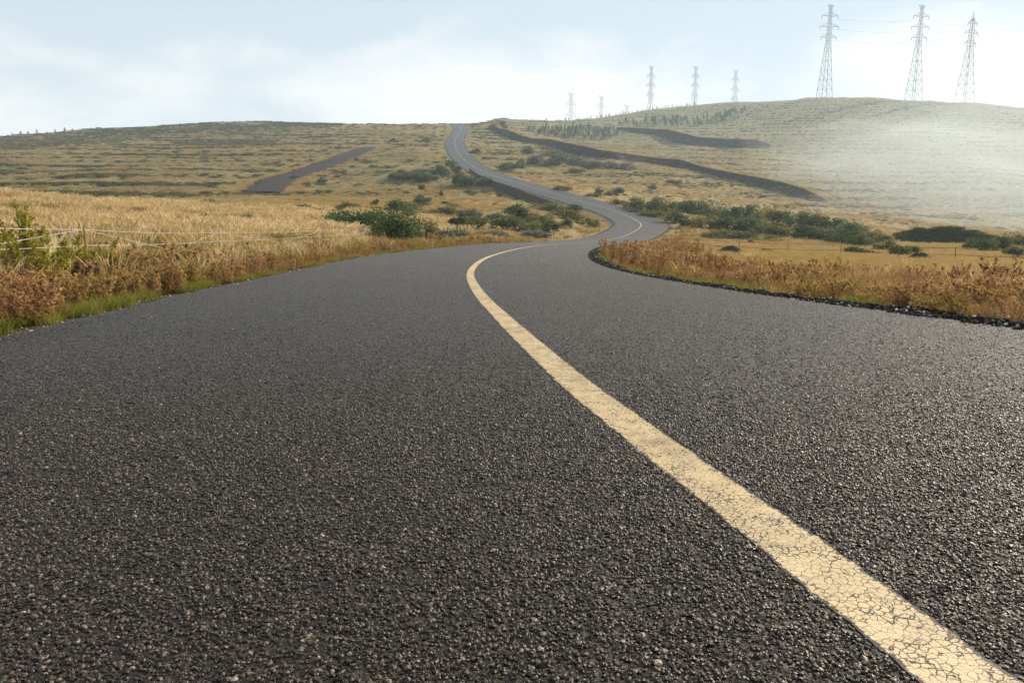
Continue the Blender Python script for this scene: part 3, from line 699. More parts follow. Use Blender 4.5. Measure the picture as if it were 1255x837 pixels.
def mat_leaf(name, stops, patch=None, trans=.35, patch_scale=.12, objmix=.35, gloss=0.0):
    m = NM(name); p = m.pos(); t = m.attr('tint'); r = m.rnd()
    v = m.math('ADD', m.math('MULTIPLY', t, 1 - objmix), m.math('MULTIPLY', r, objmix))
    c = m.ramp(v, stops)
    if patch:
        n = m.noise(p, patch_scale, 4, .6)
        c = m.mix(m.mr(n, .47, .67), c, m.ramp(v, patch))
    return m.done(m.leaf(c, trans, gloss))
M_FEATHER = mat_leaf('feather_grass', [(0, (.17, .115, .035)), (.3, (.31, .205, .072)), (.55, (.50, .35, .16)), (.8, (.66, .49, .27)), (1, (.76, .60, .37))], [(0, (.12, .10, .028)), (.4, (.28, .22, .07)), (.75, (.58, .42, .19)), (1, (.74, .57, .32))], .45)
M_DRYG = mat_leaf('dry_meadow_grass', [(0, (.20, .125, .038)), (.4, (.38, .255, .105)), (.7, (.51, .355, .16)), (1, (.62, .46, .24))], [(0, (.16, .125, .032)), (.5, (.37, .28, .085)), (1, (.53, .40, .165))], .45)
M_RUST = mat_leaf('rusty_weed', [(0, (.11, .055, .026)), (.35, (.24, .125, .058)), (.65, (.42, .24, .11)), (.9, (.56, .37, .17)), (1, (.66, .48, .24))], [(0, (.13, .085, .026)), (.4, (.32, .22, .062)), (.8, (.50, .36, .11)), (1, (.62, .47, .17))], .45, .35)
M_GREENG = mat_leaf('yellow_green_grass', [(0, (.085, .10, .018)), (.5, (.20, .205, .035)), (1, (.36, .31, .075))], [(0, (.16, .11, .03)), (1, (.44, .31, .10))], .4, .8)
M_SCRUB = mat_leaf('low_dark_scrub', [(0, (.036, .040, .017)), (.5, (.085, .088, .036)), (1, (.17, .155, .068))], [(0, (.06, .05, .023)), (.5, (.135, .110, .048)), (1, (.25, .195, .09))], .25, .03)
M_CRUMB = mat_earth('asphalt_crumbs', (.012, .010, .009), (.030, .025, .022), (.060, .050, .044), 20)
def mat_pebble():
    m = NM('pale_pebble'); c = m.ramp(m.rnd(), [(0, (.10, .08, .065)), (.5, (.26, .22, .18)), (.85, (.48, .43, .37)), (1, (.65, .60, .54))]); return m.done(m.pbr(c, .8, spec=.2))
M_PEB = mat_pebble()
r0 = np.random.default_rng(77)
T_DRY = []; T_FEA = []; T_RUST = []; T_GRN = []; T_FAR = []; T_SCR = []; T_RGR = []
for i in range(5):
    V, F, T = blades(r0, 75, .42, .20, .0065, .55); T_DRY.append(lib('dry_tuft', V, F, mat=M_DRYG, attrs={'tint': T}))
    V, F, T = blades(r0, 46, .78, .24, .012, .42, .45, plume=1.6); T_FEA.append(lib('feather_tuft', V, F, mat=M_FEATHER, attrs={'tint': T}))
    V, F, T = weed(r0, .46, 7, .017, .55, 9, 9, w=.005); T_RUST.append(lib('rusty_weed', V, F, mat=M_RUST, attrs={'tint': T}))
    V, F, T = blades(r0, 60, .40, .2, .006, .6); T_RGR.append(lib('rusty_tuft', V, F, mat=M_RUST, attrs={'tint': T * .9}))
    V, F, T = blades(r0, 60, .20, .16, .008, .8); T_GRN.append(lib('green_tuft', V, F, mat=M_GREENG, attrs={'tint': T}))
    V, F, T = blades(r0, 60, .50, .60, .030, .6); T_FAR.append(lib('far_tuft', V, F, mat=M_DRYG, attrs={'tint': T}))
    C = r0.normal(0, 1, (150, 3)) * np.array([.42, .42, .16]) + np.array([0, 0, .22]); C[:, 2] = np.abs(C[:, 2]); V, F = leafcards(r0, C, .16, .5); T_SCR.append(lib('scrub_clump', V, F, mat=M_SCRUB, attrs={'tint': np.repeat(r0.random(150), 4)}))
HALF = math.tan(R(41))
def spread(n, d0, d1, keep, seed, power=1.0, half=HALF):
    """random ground points in front, denser near; KEEP(X, Y, u) gives the chance of each"""
    r = np.random.default_rng(seed)
    q = r.random(n); Y = (d0 ** (2 - power) + q * (d1 ** (2 - power) - d0 ** (2 - power))) ** (1 / (2 - power)) if power != 2 else d0 * (d1 / d0) ** q
    X = (r.random(n) * 2 - 1) * half * Y
    u, zr, _ = road_uv(X, Y); k = r.random(n) < keep(X, Y, u)
    X, Y, u = X[k], Y[k], u[k]; X, Y, u = X.astype(float), Y, u
    return np.stack([X, Y, Z(X, Y)], -1), u, r
def near_pts(n, keep, seed):
    """the same ground cover beside and just behind the camera, outside the frame's edge"""
    r = np.random.default_rng(seed); X = r.uniform(-13, 13, n); Y = r.uniform(-7, 7, n); m = np.abs(X) > HALF * Y
    X, Y = X[m], Y[m]; u, zr, _ = road_uv(X, Y); k = r.random(len(X)) < keep(X, Y, u); X, Y, u = X[k], Y[k], u[k]
    return np.stack([X, Y, Z(X, Y)], -1), u
def spread_near(n, d0, d1, keep, seed, power, n2):
    P, u, r = spread(n, d0, d1, keep, seed, power); Q, v = near_pts(n2, keep, seed + 500)
    return np.vstack([P, Q]), np.r_[u, v], r
def side(u): return np.sign(u)
def ok(u, a=.35): return (np.abs(u) > 3.5 + a)
def rand_args(r, n, lo, hi, nt=5): return r.random(n) * 6.283, r.uniform(lo, hi, n), r.integers(0, nt, n)
def PXY(X, Y): return 627.5 + FPX * X / np.maximum(Y, .1)
# rusty weeds and grass on both verges
def kv(X, Y, u):
    e = np.abs(u) - 3.5
    patch = .35 + .65 * (fbm(X * .7, Y * .7, 3) > -.12)
    w = np.where(u < 0, .60 * (1 - sstep(1.8, 4.2, e)), .42 * (1 - sstep(2.5, 6.0, e)))
    return ((e > .42) | ((e > .2) & (fbm(X * 5, Y * 5, 2) > .18))) * w * np.clip(patch, 0, 1) * sstep(.3, 1.0, e + .3 * fbm(X * 2, Y * 2, 2)) * np.where(Y > 62, .35, 1)
P, u, r = spread_near(60000, 2.5, 110, kv, 1, 1.55, 4200); a, s, i = rand_args(r, len(P), .6, 1.15)
s = s * np.where(u > 0, .78, 1.0) * np.clip(1 + 1.0 * fbm(P[:, 0] * .5, P[:, 1] * .35, 3), .5, 1.45) * np.clip(.45 + .32 * (np.abs(u) - 3.5), .45, 1.1)
scatter('verge_weeds', T_RUST, P, a, s, i, 'rusty brown dry weeds along both edges of the road')
P, u, r = spread_near(52000, 2.5, 110, kv, 2, 1.55, 3600); a, s, i = rand_args(r, len(P), .6, 1.2); s *= np.clip(.4 + .30 * (np.abs(u) - 3.5), .4, 1.1)
scatter('verge_grass', T_RGR, P, a, s, i, 'rusty dry grass among the roadside weeds')
def kg(X, Y, u):
    e = np.abs(u) - 3.5; f = fbm(X * .9, Y * .9, 3)
    return (e > .25) * np.where(u < 0, (1 - sstep(.8, 2.4, e)) * (f > -.05), (1 - sstep(1.0, 3.2, e)) * (f > .10)) * .9
P, u, r = spread_near(26000, 2.5, 60, kg, 3, 1.5, 3600); a, s, i = rand_args(r, len(P), .5, 1.1)
scatter('green_verge_grass', T_GRN, P, a, s, i, 'low yellow green grass at the edge of the asphalt')
def kst(X, Y, u):
    e = np.abs(u) - 3.5; f = fbm(X * .55 + 40, Y * .4, 3)
    return (e > .8) * sstep(.8, 1.8, e) * (1 - sstep(5, 9, e)) * np.clip(.25 + 2.6 * f, 0, 1) * np.where(u < 0, .55 * np.where(PXY(X, Y) < 190, .35, 1), .20)
T_STR = []
M_STRAW = mat_leaf('straw_grass', [(0, (.24, .155, .055)), (.4, (.44, .30, .12)), (.75, (.60, .44, .21)), (1, (.74, .58, .33))], None, .45)
for i in range(5):
    V, F, T = blades(r0, 40, .72, .18, .0062, .5, .5, plume=1.0); T_STR.append(lib('straw_tuft', V, F, mat=M_STRAW, attrs={'tint': T}))
P, u, r = spread_near(30000, 3, 100, kst, 12, 1.45, 2600); a, s, i = rand_args(r, len(P), .5, 1.1)
scatter('straw_grass', T_STR, P, a, s * np.where(u > 0, .62, 1), i, 'tall wispy straw grass standing among the verge weeds')
def ky(X, Y, u):
    e = -u - 3.5; f = fbm(X * .5, Y * .35, 3)
    return (e > .9) * sstep(.9, 2.2, e) * (1 - sstep(7, 13, e)) * np.clip(.75 + 2.0 * f, .05, 1) + (e > 8) * (Y < 64) * (fbm(X * .10, Y * .22, 3) + .5 * fbm(X * .6, Y * .6, 2) < -.05) * .95
T_YEL = []
M_YEL = mat_leaf('olive_yellow_grass', [(0, (.10, .085, .018)), (.4, (.21, .17, .036)), (.75, (.34, .26, .065)), (1, (.48, .37, .13))], [(0, (.13, .10, .025)), (1, (.42, .30, .10))], .4, .5)
for i in range(4):
    V, F, T = blades(r0, 70, .55, .20, .007, .45); T_YEL.append(lib('yellow_tuft', V, F, mat=M_YEL, attrs={'tint': T}))
P, u, r = spread_near(36000, 3, 70, ky, 9, 1.45, 3200); a, s, i = rand_args(r, len(P), .6, 1.15, 4)
scatter('olive_yellow_grass', T_YEL, P, a, s, i, 'olive yellow grass between the verge and the pale meadow')
# the pale feather grass of the meadow left of the road
def kf(X, Y, u):
    e = -u - 3.5; px = PXY(X, Y)
    f = fbm(X * .10, Y * .22, 3) + .5 * fbm(X * .6, Y * .6, 2)
    return (e > 3.5) * sstep(4.5, 10.0, e + 4 * fbm(X * .15, Y * .15, 2)) * (Y < 80) * (Y > 8) * np.where(Y < 17, .12, np.clip(.55 + 2.6 * f, .02, 1)) * (1 - .75 * sstep(430, 560, px)) * (1 - sstep(62, 80, Y))
P, u, r = spread(42000, 8, 80, kf, 4, 1.1); a, s, i = rand_args(r, len(P), .55, 1.15); s *= np.clip(1 + .9 * fbm(P[:, 0] * .16, P[:, 1] * .2, 3), .45, 1.45)
scatter('feather_grass', T_FEA, P, a, s, i, 'tall pale feather grass covering the meadow inside the fence')
# short golden grass filling the meadows on both sides
def kd(X, Y, u):
    e = np.abs(u) - 3.5
    return (e > 1.2) * sstep(1.2, 4, e) * np.where(u < 0, .75 - .5 * sstep(7, 10, e), 1.0) * np.clip(.75 + 1.2 * fbm(X * .2, Y * .3, 3), .1, 1)
P, u, r = spread_near(60000, 5, 75, kd, 5, 1.15, 4200); a, s, i = rand_args(r, len(P), .5, 1.05); s *= np.where(u > 0, .78, 1.0)
scatter('meadow_grass', T_DRY, P, a, s, i, 'golden dry grass covering the meadows')
def kfar(X, Y, u):
    e = np.abs(u) - 3.5
    return (e > 1.2) * np.clip(.7 + 1.2 * fbm(X * .07, Y * .09, 3), .05, 1) * (track_d(X, Y) > 6.5)
P, u, r = spread(56000, 62, 420, kfar, 6, 1.35); a, s, i = rand_args(r, len(P), .5, 1.1)
s *= 1 + sstep(100, 300, P[:, 1]) * .5
scatter('hillside_grass', T_FAR, P, a, s, i, 'coarse dry grass on the slopes')
# rough growth along the lips of the banks and the sides of the track
br_ = np.random.default_rng(57); bq = []
for bb, bt, bn in ((GB_B, GB_T, 900), (GC_B, GC_T, 520)):
    bk_ = br_.integers(0, len(bb) - 1, bn); bf_ = br_.random(bn)[:, None]; bw = np.where(br_.random(bn) < .90, 1.0, br_.random(bn) ** 2)[:, None]
    b1 = (bb[bk_] * (1 - bf_) + bb[bk_ + 1] * bf_) * (1 - bw) + (bt[bk_] * (1 - bf_) + bt[bk_ + 1] * bf_) * bw; b1[:, 1] += np.where(bw[:, 0] >= 1, br_.uniform(-.2, 1.2, bn), -.3); b1[:, 2] -= .1; bq.append(b1)
bk_ = br_.integers(0, len(TRK) - 1, 700); btt = np.gradient(TRK[:, :2], axis=0); btt /= np.linalg.norm(btt, axis=1)[:, None]; bo = np.where(br_.random(700) < .5, -1, 1) * br_.uniform(4.3, 6.4, 700)
b1 = TRK[bk_, :3].copy(); b1[:, 0] += btt[bk_, 1] * bo; b1[:, 1] -= btt[bk_, 0] * bo; b1[:, 2] = Z(b1[:, 0], b1[:, 1]) + .05; bq.append(b1)
bq = np.vstack(bq); bn = len(bq)
scatter('bank_grass', T_FAR, bq, br_.random(bn) * 6.28, br_.uniform(.6, 1.6, bn), br_.integers(0, 5, bn), 'rough grass along the bank lips and track sides')
# dark low scrub: in rows along the terraces of the left hill, in dabs on the right hill
def ks(X, Y, u):
    e = np.abs(u) - 3.5; rx = np.interp(Y, RC[::4, 1], RC[::4, 0]); z = Z(X, Y); D_ = np.hypot(X, Y)
    row = np.abs(((z + 1.6 * fbm(X / 60, Y / 45, 3)) / 2.3) % 1 - .5) < .20
    row2 = np.abs(((z + 2.2 * fbm(X / 50, Y / 40, 3)) / 3.1) % 1 - .5) < .2
    left = (X < rx - 4) * np.where(row, .85, .015) * sstep(95, 115, Y) * (1 - .8 * sstep(-100, -30, X)) * (.25 + 1.0 * (fbm(X / 34, Y / 16, 2) > .02))
    pxx, pyy, _d = proj(np.stack([X, Y, z], -1))
    bnd = np.interp(pxx, [-200, 30, 130, 230, 330, 420], [186, 177, 168, 161, 155.5, 153]); left = left + (X < rx - 20) * np.clip(1.1 - np.abs(pyy - bnd + 7 * fbm(X / 25, Y / 60, 3)) / 6, 0, .75) * (D_ > 250) * (pxx < 420) + (np.abs(pyy - 176) < 3.5) * (np.abs(pxx - 275) < 65) * .8  # last term: added dark scrub standing in for the shade on a hump
    right = (X > rx + 6) * sstep(150, 240, Y) * np.where(row2, .70, .05) * (.3 + .9 * (fbm(X / 25, Y / 20, 3) > -.08))
    return (e > 2) * (left + right) * (track_d(X, Y) > 7)
P, u, r = spread(140000, 95, 585, ks, 7, 1.0); a, s, i = rand_args(r, len(P), .35, 1.0); s *= 1 - .25 * (P[:, 0] > 0)
s3 = np.stack([s * 1.25, s * 1.25, s * .85], -1)
s3 *= np.where(P[:, 0] < -20, 1.25, 1)[:, None]
scatter('hill_scrub', T_SCR, P, a, s3, i, 'low dark scrub on the terraces and slopes of the hills')
M_MSC = mat_leaf('mound_scrub_leaves', [(0, (.025, .034, .012)), (.5, (.060, .070, .024)), (1, (.12, .12, .045))], None, .15)
mr_ = np.random.default_rng(52); mk_ = mr_.integers(2, len(MB_B) - 2, 420); mt_ = mr_.random(420)[:, None]; mp_ = MB_B[mk_] * (1 - mt_) + MB_T[mk_] * mt_; mp_[:, :2] += mr_.normal(0, .25, (420, 2)); mp_[:, 1] -= .3
T_MSC = []
for i in range(3):
    C = r0.normal(0, 1, (110, 3)) * np.array([.35, .35, .16]) + np.array([0, 0, .2]); V, F = leafcards(r0, C, .14, .5); T_MSC.append(lib('mound_scrub', V, F, mat=M_MSC, attrs={'tint': np.repeat(r0.random(110), 4)}))
scatter('mound_scrub', T_MSC, mp_, mr_.random(420) * 6.28, mr_.uniform(.5, 1.2, 420)[:, None] * np.array([.9, .9, .45]), mr_.integers(0, 3, 420), 'dark brush growing on the shaded side of the mound')
# loose stuff along the asphalt
T_ST = [rock_mesh('crumb', 60 + k, M_CRUMB, 1, .75, .4) for k in range(5)]
T_PB = [rock_mesh('pebble', 70 + k, M_PEB, 1, .6, .4) for k in range(5)]
def line_pts(n, y0, y1, u0, u1, seed, power=1.6):
    r = np.random.default_rng(seed); q = r.random(n); m = (RS[:, 1] > -2) & (RS[:, 1] < 112); C = RS[m]
    T = np.gradient(C[:, :2], axis=0); T /= np.linalg.norm(T, axis=1)[:, None]
    k = np.searchsorted(C[:, 1][:np.argmax(C[:, 1] >= 100)], (y0 ** (2 - power) + q * (y1 ** (2 - power) - y0 ** (2 - power))) ** (1 / (2 - power)))
    k = np.clip(k, 0, len(C) - 2); f = r.random(n); c = C[k] * (1 - f)[:, None] + C[k + 1] * f[:, None]; uu = r.uniform(u0, u1, n)
    X = c[:, 0] + T[k, 1] * uu; Y = c[:, 1] - T[k, 0] * uu
    return X, Y, uu, c[:, 2] + c[:, 3] * uu, r
X, Y, uu, zr, r = line_pts(21000, -2, 75, 3.40, 4.30, 21); z = np.maximum(Z(X, Y), np.where(uu < 3.6, zr, -99)); s = .010 + .050 * r.random(len(X)) ** 2
hump = .065 * np.exp(-((uu - 3.82 - .15 * fbm(X * .8, Y * .8, 2)) / .20) ** 2) * np.clip(.5 + 1.6 * fbm(X * 1.3, Y * 1.3, 3), .05, 1.6); a, _, i = rand_args(r, len(X), 1, 1)
scatter('asphalt_crumbs', T_ST, np.stack([X, Y, z + hump - s * .1], -1), a, s, i, 'heap of black asphalt crumbs along the right road edge', tilt=r.normal(0, .5, (len(X), 2)))
X, Y, uu, zr, r = line_pts(3600, 2.0, 60, -4.5, -3.40, 22); z = np.maximum(Z(X, Y), np.where(uu > -3.6, zr, -99)); s = .005 + .026 * r.random(len(X)) ** 3; a, _, i = rand_args(r, len(X), 1, 1)
scatter('edge_pebbles', T_PB, np.stack([X, Y, z + s * .1], -1), a, s, i, 'pale pebbles and crumbs along the left road edge', tilt=r.normal(0, .5, (len(X), 2)))
X, Y, uu, zr, r = line_pts(1100, 2.5, 60, 3.40, 4.3, 23); z = np.maximum(Z(X, Y), np.where(uu < 3.6, zr, -99)) + .09 * np.exp(-((uu - 3.82) / .22) ** 2); s = r.uniform(.008, .035, len(X)); a, _, i = rand_args(r, len(X), 1, 1)
scatter('verge_pebbles', T_PB, np.stack([X, Y, z + s * .1], -1), a, s, i, 'pale pebbles among the black crumbs', tilt=r.normal(0, .5, (len(X), 2)))
# stones standing proud in the worn surface of the road close by
def mat_aggregate():
    m = NM('road_stone'); r = m.rnd(); c = m.ramp(r, [(0, (.006, .0042, .0034)), (.45, (.020, .0135, .010)), (.80, (.055, .037, .0275)), (.95, (.135, .096, .072)), (1.0, (.27, .215, .17))])
    n = m.noise(m.pos(), 420, 2, .6); tv = m.n('ShaderNodeVectorMath', operation='SCALE'); m.l(c, tv.inputs[0]); m.l(m.mr(n, .3, .7, .6, 1.3), tv.inputs['Scale'])
    sf = m.pbr(tv.outputs[0], .40, m.bump(n, .6, .002), spec=.45); sf.node.inputs['Specular Tint'].default_value = (1.0, .87, .76, 1)
    return m.done(sf)
M_AGG = mat_aggregate()
T_AG = [rock_mesh('road_stone', 80 + k, M_AGG, 1, .6, .45) for k in range(6)]
r = np.random.default_rng(31)
def aggregate():
    n1, n2 = 75000, 110000
    Y1 = np.sqrt(.7 ** 2 + r.random(n1) * (2.2 ** 2 - .7 ** 2)); Y2 = 1 / (1 / 2.2 - r.random(n2) * (1 / 2.2 - 1 / 16))
    Yv = np.r_[Y1, Y2]; Xv = (r.random(len(Yv)) * 2 - 1) * .90 * Yv
    u, zr, _ = road_uv(Xv, Yv); k = (np.abs(u) > LW / 2 + .002) & (np.abs(u) < 3.45); Xv, Yv, zr = Xv[k], Yv[k], zr[k]
    s = r.uniform(.0038, .0092, len(Xv)) * np.where(r.random(len(Xv)) < .06, 1.5, 1)
    scatter('road_aggregate', T_AG, np.stack([Xv, Yv, zr + s * .10], -1), r.random(len(Xv)) * 6.28, s, r.integers(0, 6, len(Xv)), 'small stones showing in the worn asphalt', tilt=r.normal(0, .35, (len(Xv), 2)))
aggregate()
# ------------------------------------------------------------------ shrubs, trees and tall weeds (each one a thing)
def mat_bush(name, stops, patch):
    m = NM(name); t = m.attr('tint'); r = m.rnd(); n = m.noise(m.pos(), 1.3, 3, .6)
    v = m.math('ADD', m.math('MULTIPLY', t, .75), m.math('MULTIPLY', r, .25)); c = m.mix(m.mr(n, .45, .68), m.ramp(v, stops), m.ramp(v, patch))
    return m.done(m.leaf(c, .3, .015))
M_BUSH = mat_bush('dark_green_leaves', [(0, (.018, .034, .009)), (.5, (.075, .105, .028)), (1, (.20, .23, .065))], [(0, (.028, .038, .012)), (.5, (.115, .13, .036)), (1, (.27, .27, .085))])
M_OLIVE = mat_bush('olive_leaves', [(0, (0.062, 0.065, 0.018)), (.5, (0.144, 0.140, 0.037)), (1, (0.275, 0.250, 0.075))], [(0, (0.075, 0.062, 0.022)), (.5, (0.188, 0.156, 0.044)), (1, (0.338, 0.275, 0.094))])
M_GREY = mat_bush('grey_green_leaves', [(0, (0.054, 0.066, 0.043)), (.5, (0.114, 0.130, 0.082)), (1, (0.228, 0.240, 0.156))], [(0, (0.048, 0.054, 0.034)), (.5, (0.120, 0.120, 0.072)), (1, (0.240, 0.228, 0.144))])
M_CONI = mat_bush('conifer_needles', [(0, (0.038, 0.074, 0.038)), (.5, (0.093, 0.146, 0.068)), (1, (0.199, 0.266, 0.120))], [(0, (0.048, 0.080, 0.042)), (.5, (0.120, 0.160, 0.074)), (1, (0.226, 0.266, 0.127))])
M_BARK = mat_earth('twig_bark', (.045, .032, .024), (.085, .065, .050), (.15, .12, .095), 8)
def shrub_mesh(r, nleaf, leaf, nlobe, hgt):
    """crown of lobes, 1 wide and HGT high, made of separate leaves with gaps; returns leaves and lobe centres"""
    L_ = []
    for i in range(nlobe):
        a = r.random() * 6.28; q = .34 * r.random() ** .55; z = r.uniform(.22, .80) * (1 - .9 * q)
        L_.append((q * math.cos(a), q * math.sin(a), z * hgt, r.uniform(.11, .20)))
    L_ = np.array(L_); k = r.integers(0, nlobe, nleaf); d = r.normal(size=(nleaf, 3)); d /= np.linalg.norm(d, axis=1)[:, None]
    rr = L_[k, 3] * r.random(nleaf) ** .30 * (1 + .22 * r.normal(size=nleaf)); C = L_[k, :3] + d * rr[:, None] * np.array([1, 1, min(1, hgt * 1.3)])
    C[:, 2] = np.abs(C[:, 2] - .02) + .0
    V, F = leafcards(r, C, leaf, .25, 1.5)
    lobe_t = r.random(nlobe)
    return V, F, np.repeat(np.clip(.55 * r.random(nleaf) + .45 * lobe_t[k], 0, 1), 4), L_
def twig_mesh(name, r, L_, w):
    mb = MB()
    for l in L_:
        p = np.array([.03 * r.normal(), .03 * r.normal(), -.05]); q = l[:3] + r.normal(0, .02, 3); mid = p * .5 + q * .5; mid[:2] *= .7
        mb.tube([p, mid, q], [w, w * .7, w * .3], 5, cap=False)
    o = mb.build(name, M_BARK, link=False); me = o.data; bpy.data.objects.remove(o); return me
SHR = {}
rs = np.random.default_rng(404)
for nm, mat, nl, leaf, hg in (('dark', M_BUSH, 1500, .042, .62), ('olive', M_OLIVE, 1300, .040, .6), ('grey', M_GREY, 1200, .042, .45), ('big', M_BUSH, 4200, .024, .55), ('bigolive', M_OLIVE, 3000, .026, .5)):
    SHR[nm] = []
    for k in range(5 if nm not in ('big', 'bigolive') else 3):
        V, F, T, L_ = shrub_mesh(rs, nl, leaf, 9 + k * 2 if 'big' not in nm else 18, hg)
        SHR[nm].append((lib('foliage', V, F, mat=mat, attrs={'tint': T}), twig_mesh('stem', rs, L_, .010), hg))
_sh = 0
def shrub(px, py, wpx, hpx, kind, label, group=None, cat='shrub', name='shrub', deep=.8, P=None):
    """a bush whose foot stands where the photo shows it, WPX wide and HPX high there"""
    global _sh; _sh += 1
    if P is None: P = hit(px, py)[0]
    d = proj(P)[2]; w = 1.35 * wpx * d / FPX; h = 1.5 * hpx * d / FPX
    f, s, hg = SHR[kind][_sh % len(SHR[kind])]
    root = empty(name, (P[0], P[1], P[2] - .04 * h), (_sh * 2.399) % 6.28)
    for nm, me in (('foliage', f), ('stems', s)):
        c = child(nm, me, root); c.scale = (w, w, h / (hg * .98))
    tag(root, label, cat, group); return root
# the thicket inside the fence
G1 = 'bushes of the thicket by the fence'
shrub(437, 286, 74, 28, 'big', 'broad dark green bush at the near end of the thicket behind the wire fence', G1)
shrub(484, 300, 72, 36, 'big', 'tallest dark green bush of the thicket, crossed by white wires', G1)
shrub(462, 290, 46, 25, 'big', 'dark bush squeezed between the two biggest bushes of the thicket', G1)
shrub(516, 299, 44, 26, 'bigolive', 'olive green bush beside the tallest thicket bush', G1)
shrub(540, 298, 40, 18, 'grey', 'low grey green bush between thicket and road edge', G1)
shrub(566, 296, 36, 13, 'grey', 'flat grey green bush close to the road edge', G1)
shrub(410, 283, 30, 12, 'bigolive', 'low olive bush at the outer foot of the broad dark bush', G1)
shrub(489, 264, 36, 16, 'dark', 'dark round bush behind the tallest thicket bush', G1)
shrub(426, 259, 28, 9, 'dark', 'small flat dark bush behind the broad thicket bush', G1)
shrub(458, 253, 12, 10, 'dark', 'small upright dark bush on the golden slope behind the thicket', G1)
shrub(519, 253, 26, 12, 'grey', 'pale grey green bush on the slope behind the thicket', G1)
shrub(505, 259, 26, 10, 'olive', 'flat olive bush between the two rear thicket bushes', G1)
shrub(546, 262, 44, 8, 'olive', 'long low olive bush on the golden slope', G1)
shrub(577, 266, 26, 9, 'grey', 'low pale grey bush alone on the golden slope', G1)
shrub(320, 261, 13, 8, 'dark', 'small dark bush alone in the meadow below the dirt track', 'small bushes in the pale meadow')
shrub(334, 262, 18, 5, 'grey', 'flat grey bush next to the small dark meadow bush', 'small bushes in the pale meadow')
shrub(370, 261, 22, 9, 'dark', 'dark bush with ragged top in the pale meadow', 'small bushes in the pale meadow')
shrub(386, 262, 20, 6, 'grey', 'flat grey green bush beside the ragged dark meadow bush', 'small bushes in the pale meadow')
shrub(306, 276, 22, 12, 'bigolive', 'olive bush half sunk in feather grass near the fence', 'small bushes in the pale meadow')
shrub(262, 276, 26, 14, 'grey', 'dull brownish bush rising from the feather grass', 'small bushes in the pale meadow')
shrub(255, 252, 26, 6, 'dark', 'dark flat bush on the crest of the pale meadow', 'small bushes in the pale meadow')
shrub(298, 262, 30, 7, 'olive', 'wide olive bush behind the crest of the meadow', 'small bushes in the pale meadow')
shrub(160, 277, 16, 7, 'bigolive', 'low green bush in the middle of the feather grass', 'small bushes in the pale meadow')
shrub(88, 272, 18, 7, 'bigolive', 'low dark green bush in the feather grass nearest the frame edge', 'small bushes in the pale meadow')
# bushes in the inside of the bend
G2 = 'bushes inside the road bend'
for x, y, w, h, k, l in [
    (584, 283, 44, 15, 'olive', 'wide olive bush inside the bend, nearest the thicket'), (562, 281, 30, 13, 'dark', 'dark bush at the thicket end of the bend bushes'),
    (617, 282, 40, 14, 'dark', 'dark wide bush in the middle of the bend bushes'), (643, 283, 34, 14, 'olive', 'bright olive bush in the middle of the bend bushes'),
    (668, 283, 32, 13, 'dark', 'dark bush towards the tip of the bend'), (693, 279, 24, 12, 'dark', 'blackish bush near the tip of the bend'),
    (714, 275, 24, 10, 'olive', 'olive bush nearest the tip of the bend'), (690, 268, 34, 10, 'olive', 'flat olive bush above the blackish bend bush'),
    (656, 272, 38, 11, 'olive', 'long olive bush behind the front bend bushes'), (632, 266, 30, 13, 'dark', 'round dark bush standing in golden grass'),
    (629, 260, 22, 7, 'dark', 'small dark bush just above the round dark bush'), (604, 272, 30, 9, 'grey', 'grey green bush behind the wide olive bend bush'),
    (672, 262, 40, 12, 'olive', 'olive bush under the rubble bank'), (702, 261, 26, 9, 'dark', 'dark bush at the end of the rubble bank'),
    (650, 292, 46, 9, 'grey', 'low grey green growth along the inner road edge'), (604, 291, 36, 9, 'grey', 'low grey growth by the near road edge'), (729, 279, 18, 9, 'olive', 'small olive bush in rusty weeds at the tip of the bend')]:
    shrub(x, y, w, h, k, l, G2)
# hedge row left of the climbing road
G3 = 'bushes of the row below the climbing road'
for x, y, w, h, k, l in [
    (487, 221, 20, 8, 'dark', 'low dark bush at the outer end of the hedge row'), (500, 220, 18, 8, 'grey', 'grey bush second from the outer end of the hedge row'),
    (513, 222, 18, 9, 'dark', 'dark bush third from the outer end of the hedge row'), (527, 221, 20, 11, 'dark', 'dark bush in the middle of the hedge row'),
    (541, 218, 22, 13, 'dark', 'tallest dark bush of the hedge row'), (553, 207, 14, 9, 'dark', 'small dark bush beside the shoulder of the climbing road'), (560, 212, 12, 7, 'dark', 'little dark bush just below the road shoulder'),
    (566, 228, 22, 14, 'dark', 'round dark bush at the head of the rubble bank'), (580, 228, 24, 14, 'dark', 'wide dark bush at the head of the rubble bank'), (594, 228, 18, 10, 'grey', 'grey green bush on top of the rubble bank'),
    (517, 235, 9, 8, 'dark', 'little lone dark bush with a long shadow on the golden slope'), (541, 242, 5, 7, 'dark', 'tiny upright bush on the golden slope'), (534, 243, 4, 3, 'dark', 'tiniest dark bush on the golden slope'),
    (420, 213, 12, 4, 'dark', 'dark bush on the low side of the dirt track'), (395, 226, 14, 6, 'dark', 'dark bush at the lower end of the dirt track'), (376, 229, 12, 5, 'dark', 'dark bush at the very foot of the dirt track'),
    (437, 197, 8, 3, 'dark', 'small dark bush half way up beside the dirt track'), (362, 219, 14, 4, 'grey', 'grey bush on the far side of the dirt track')]:
    shrub(x, y, w, h, k, l, G3)
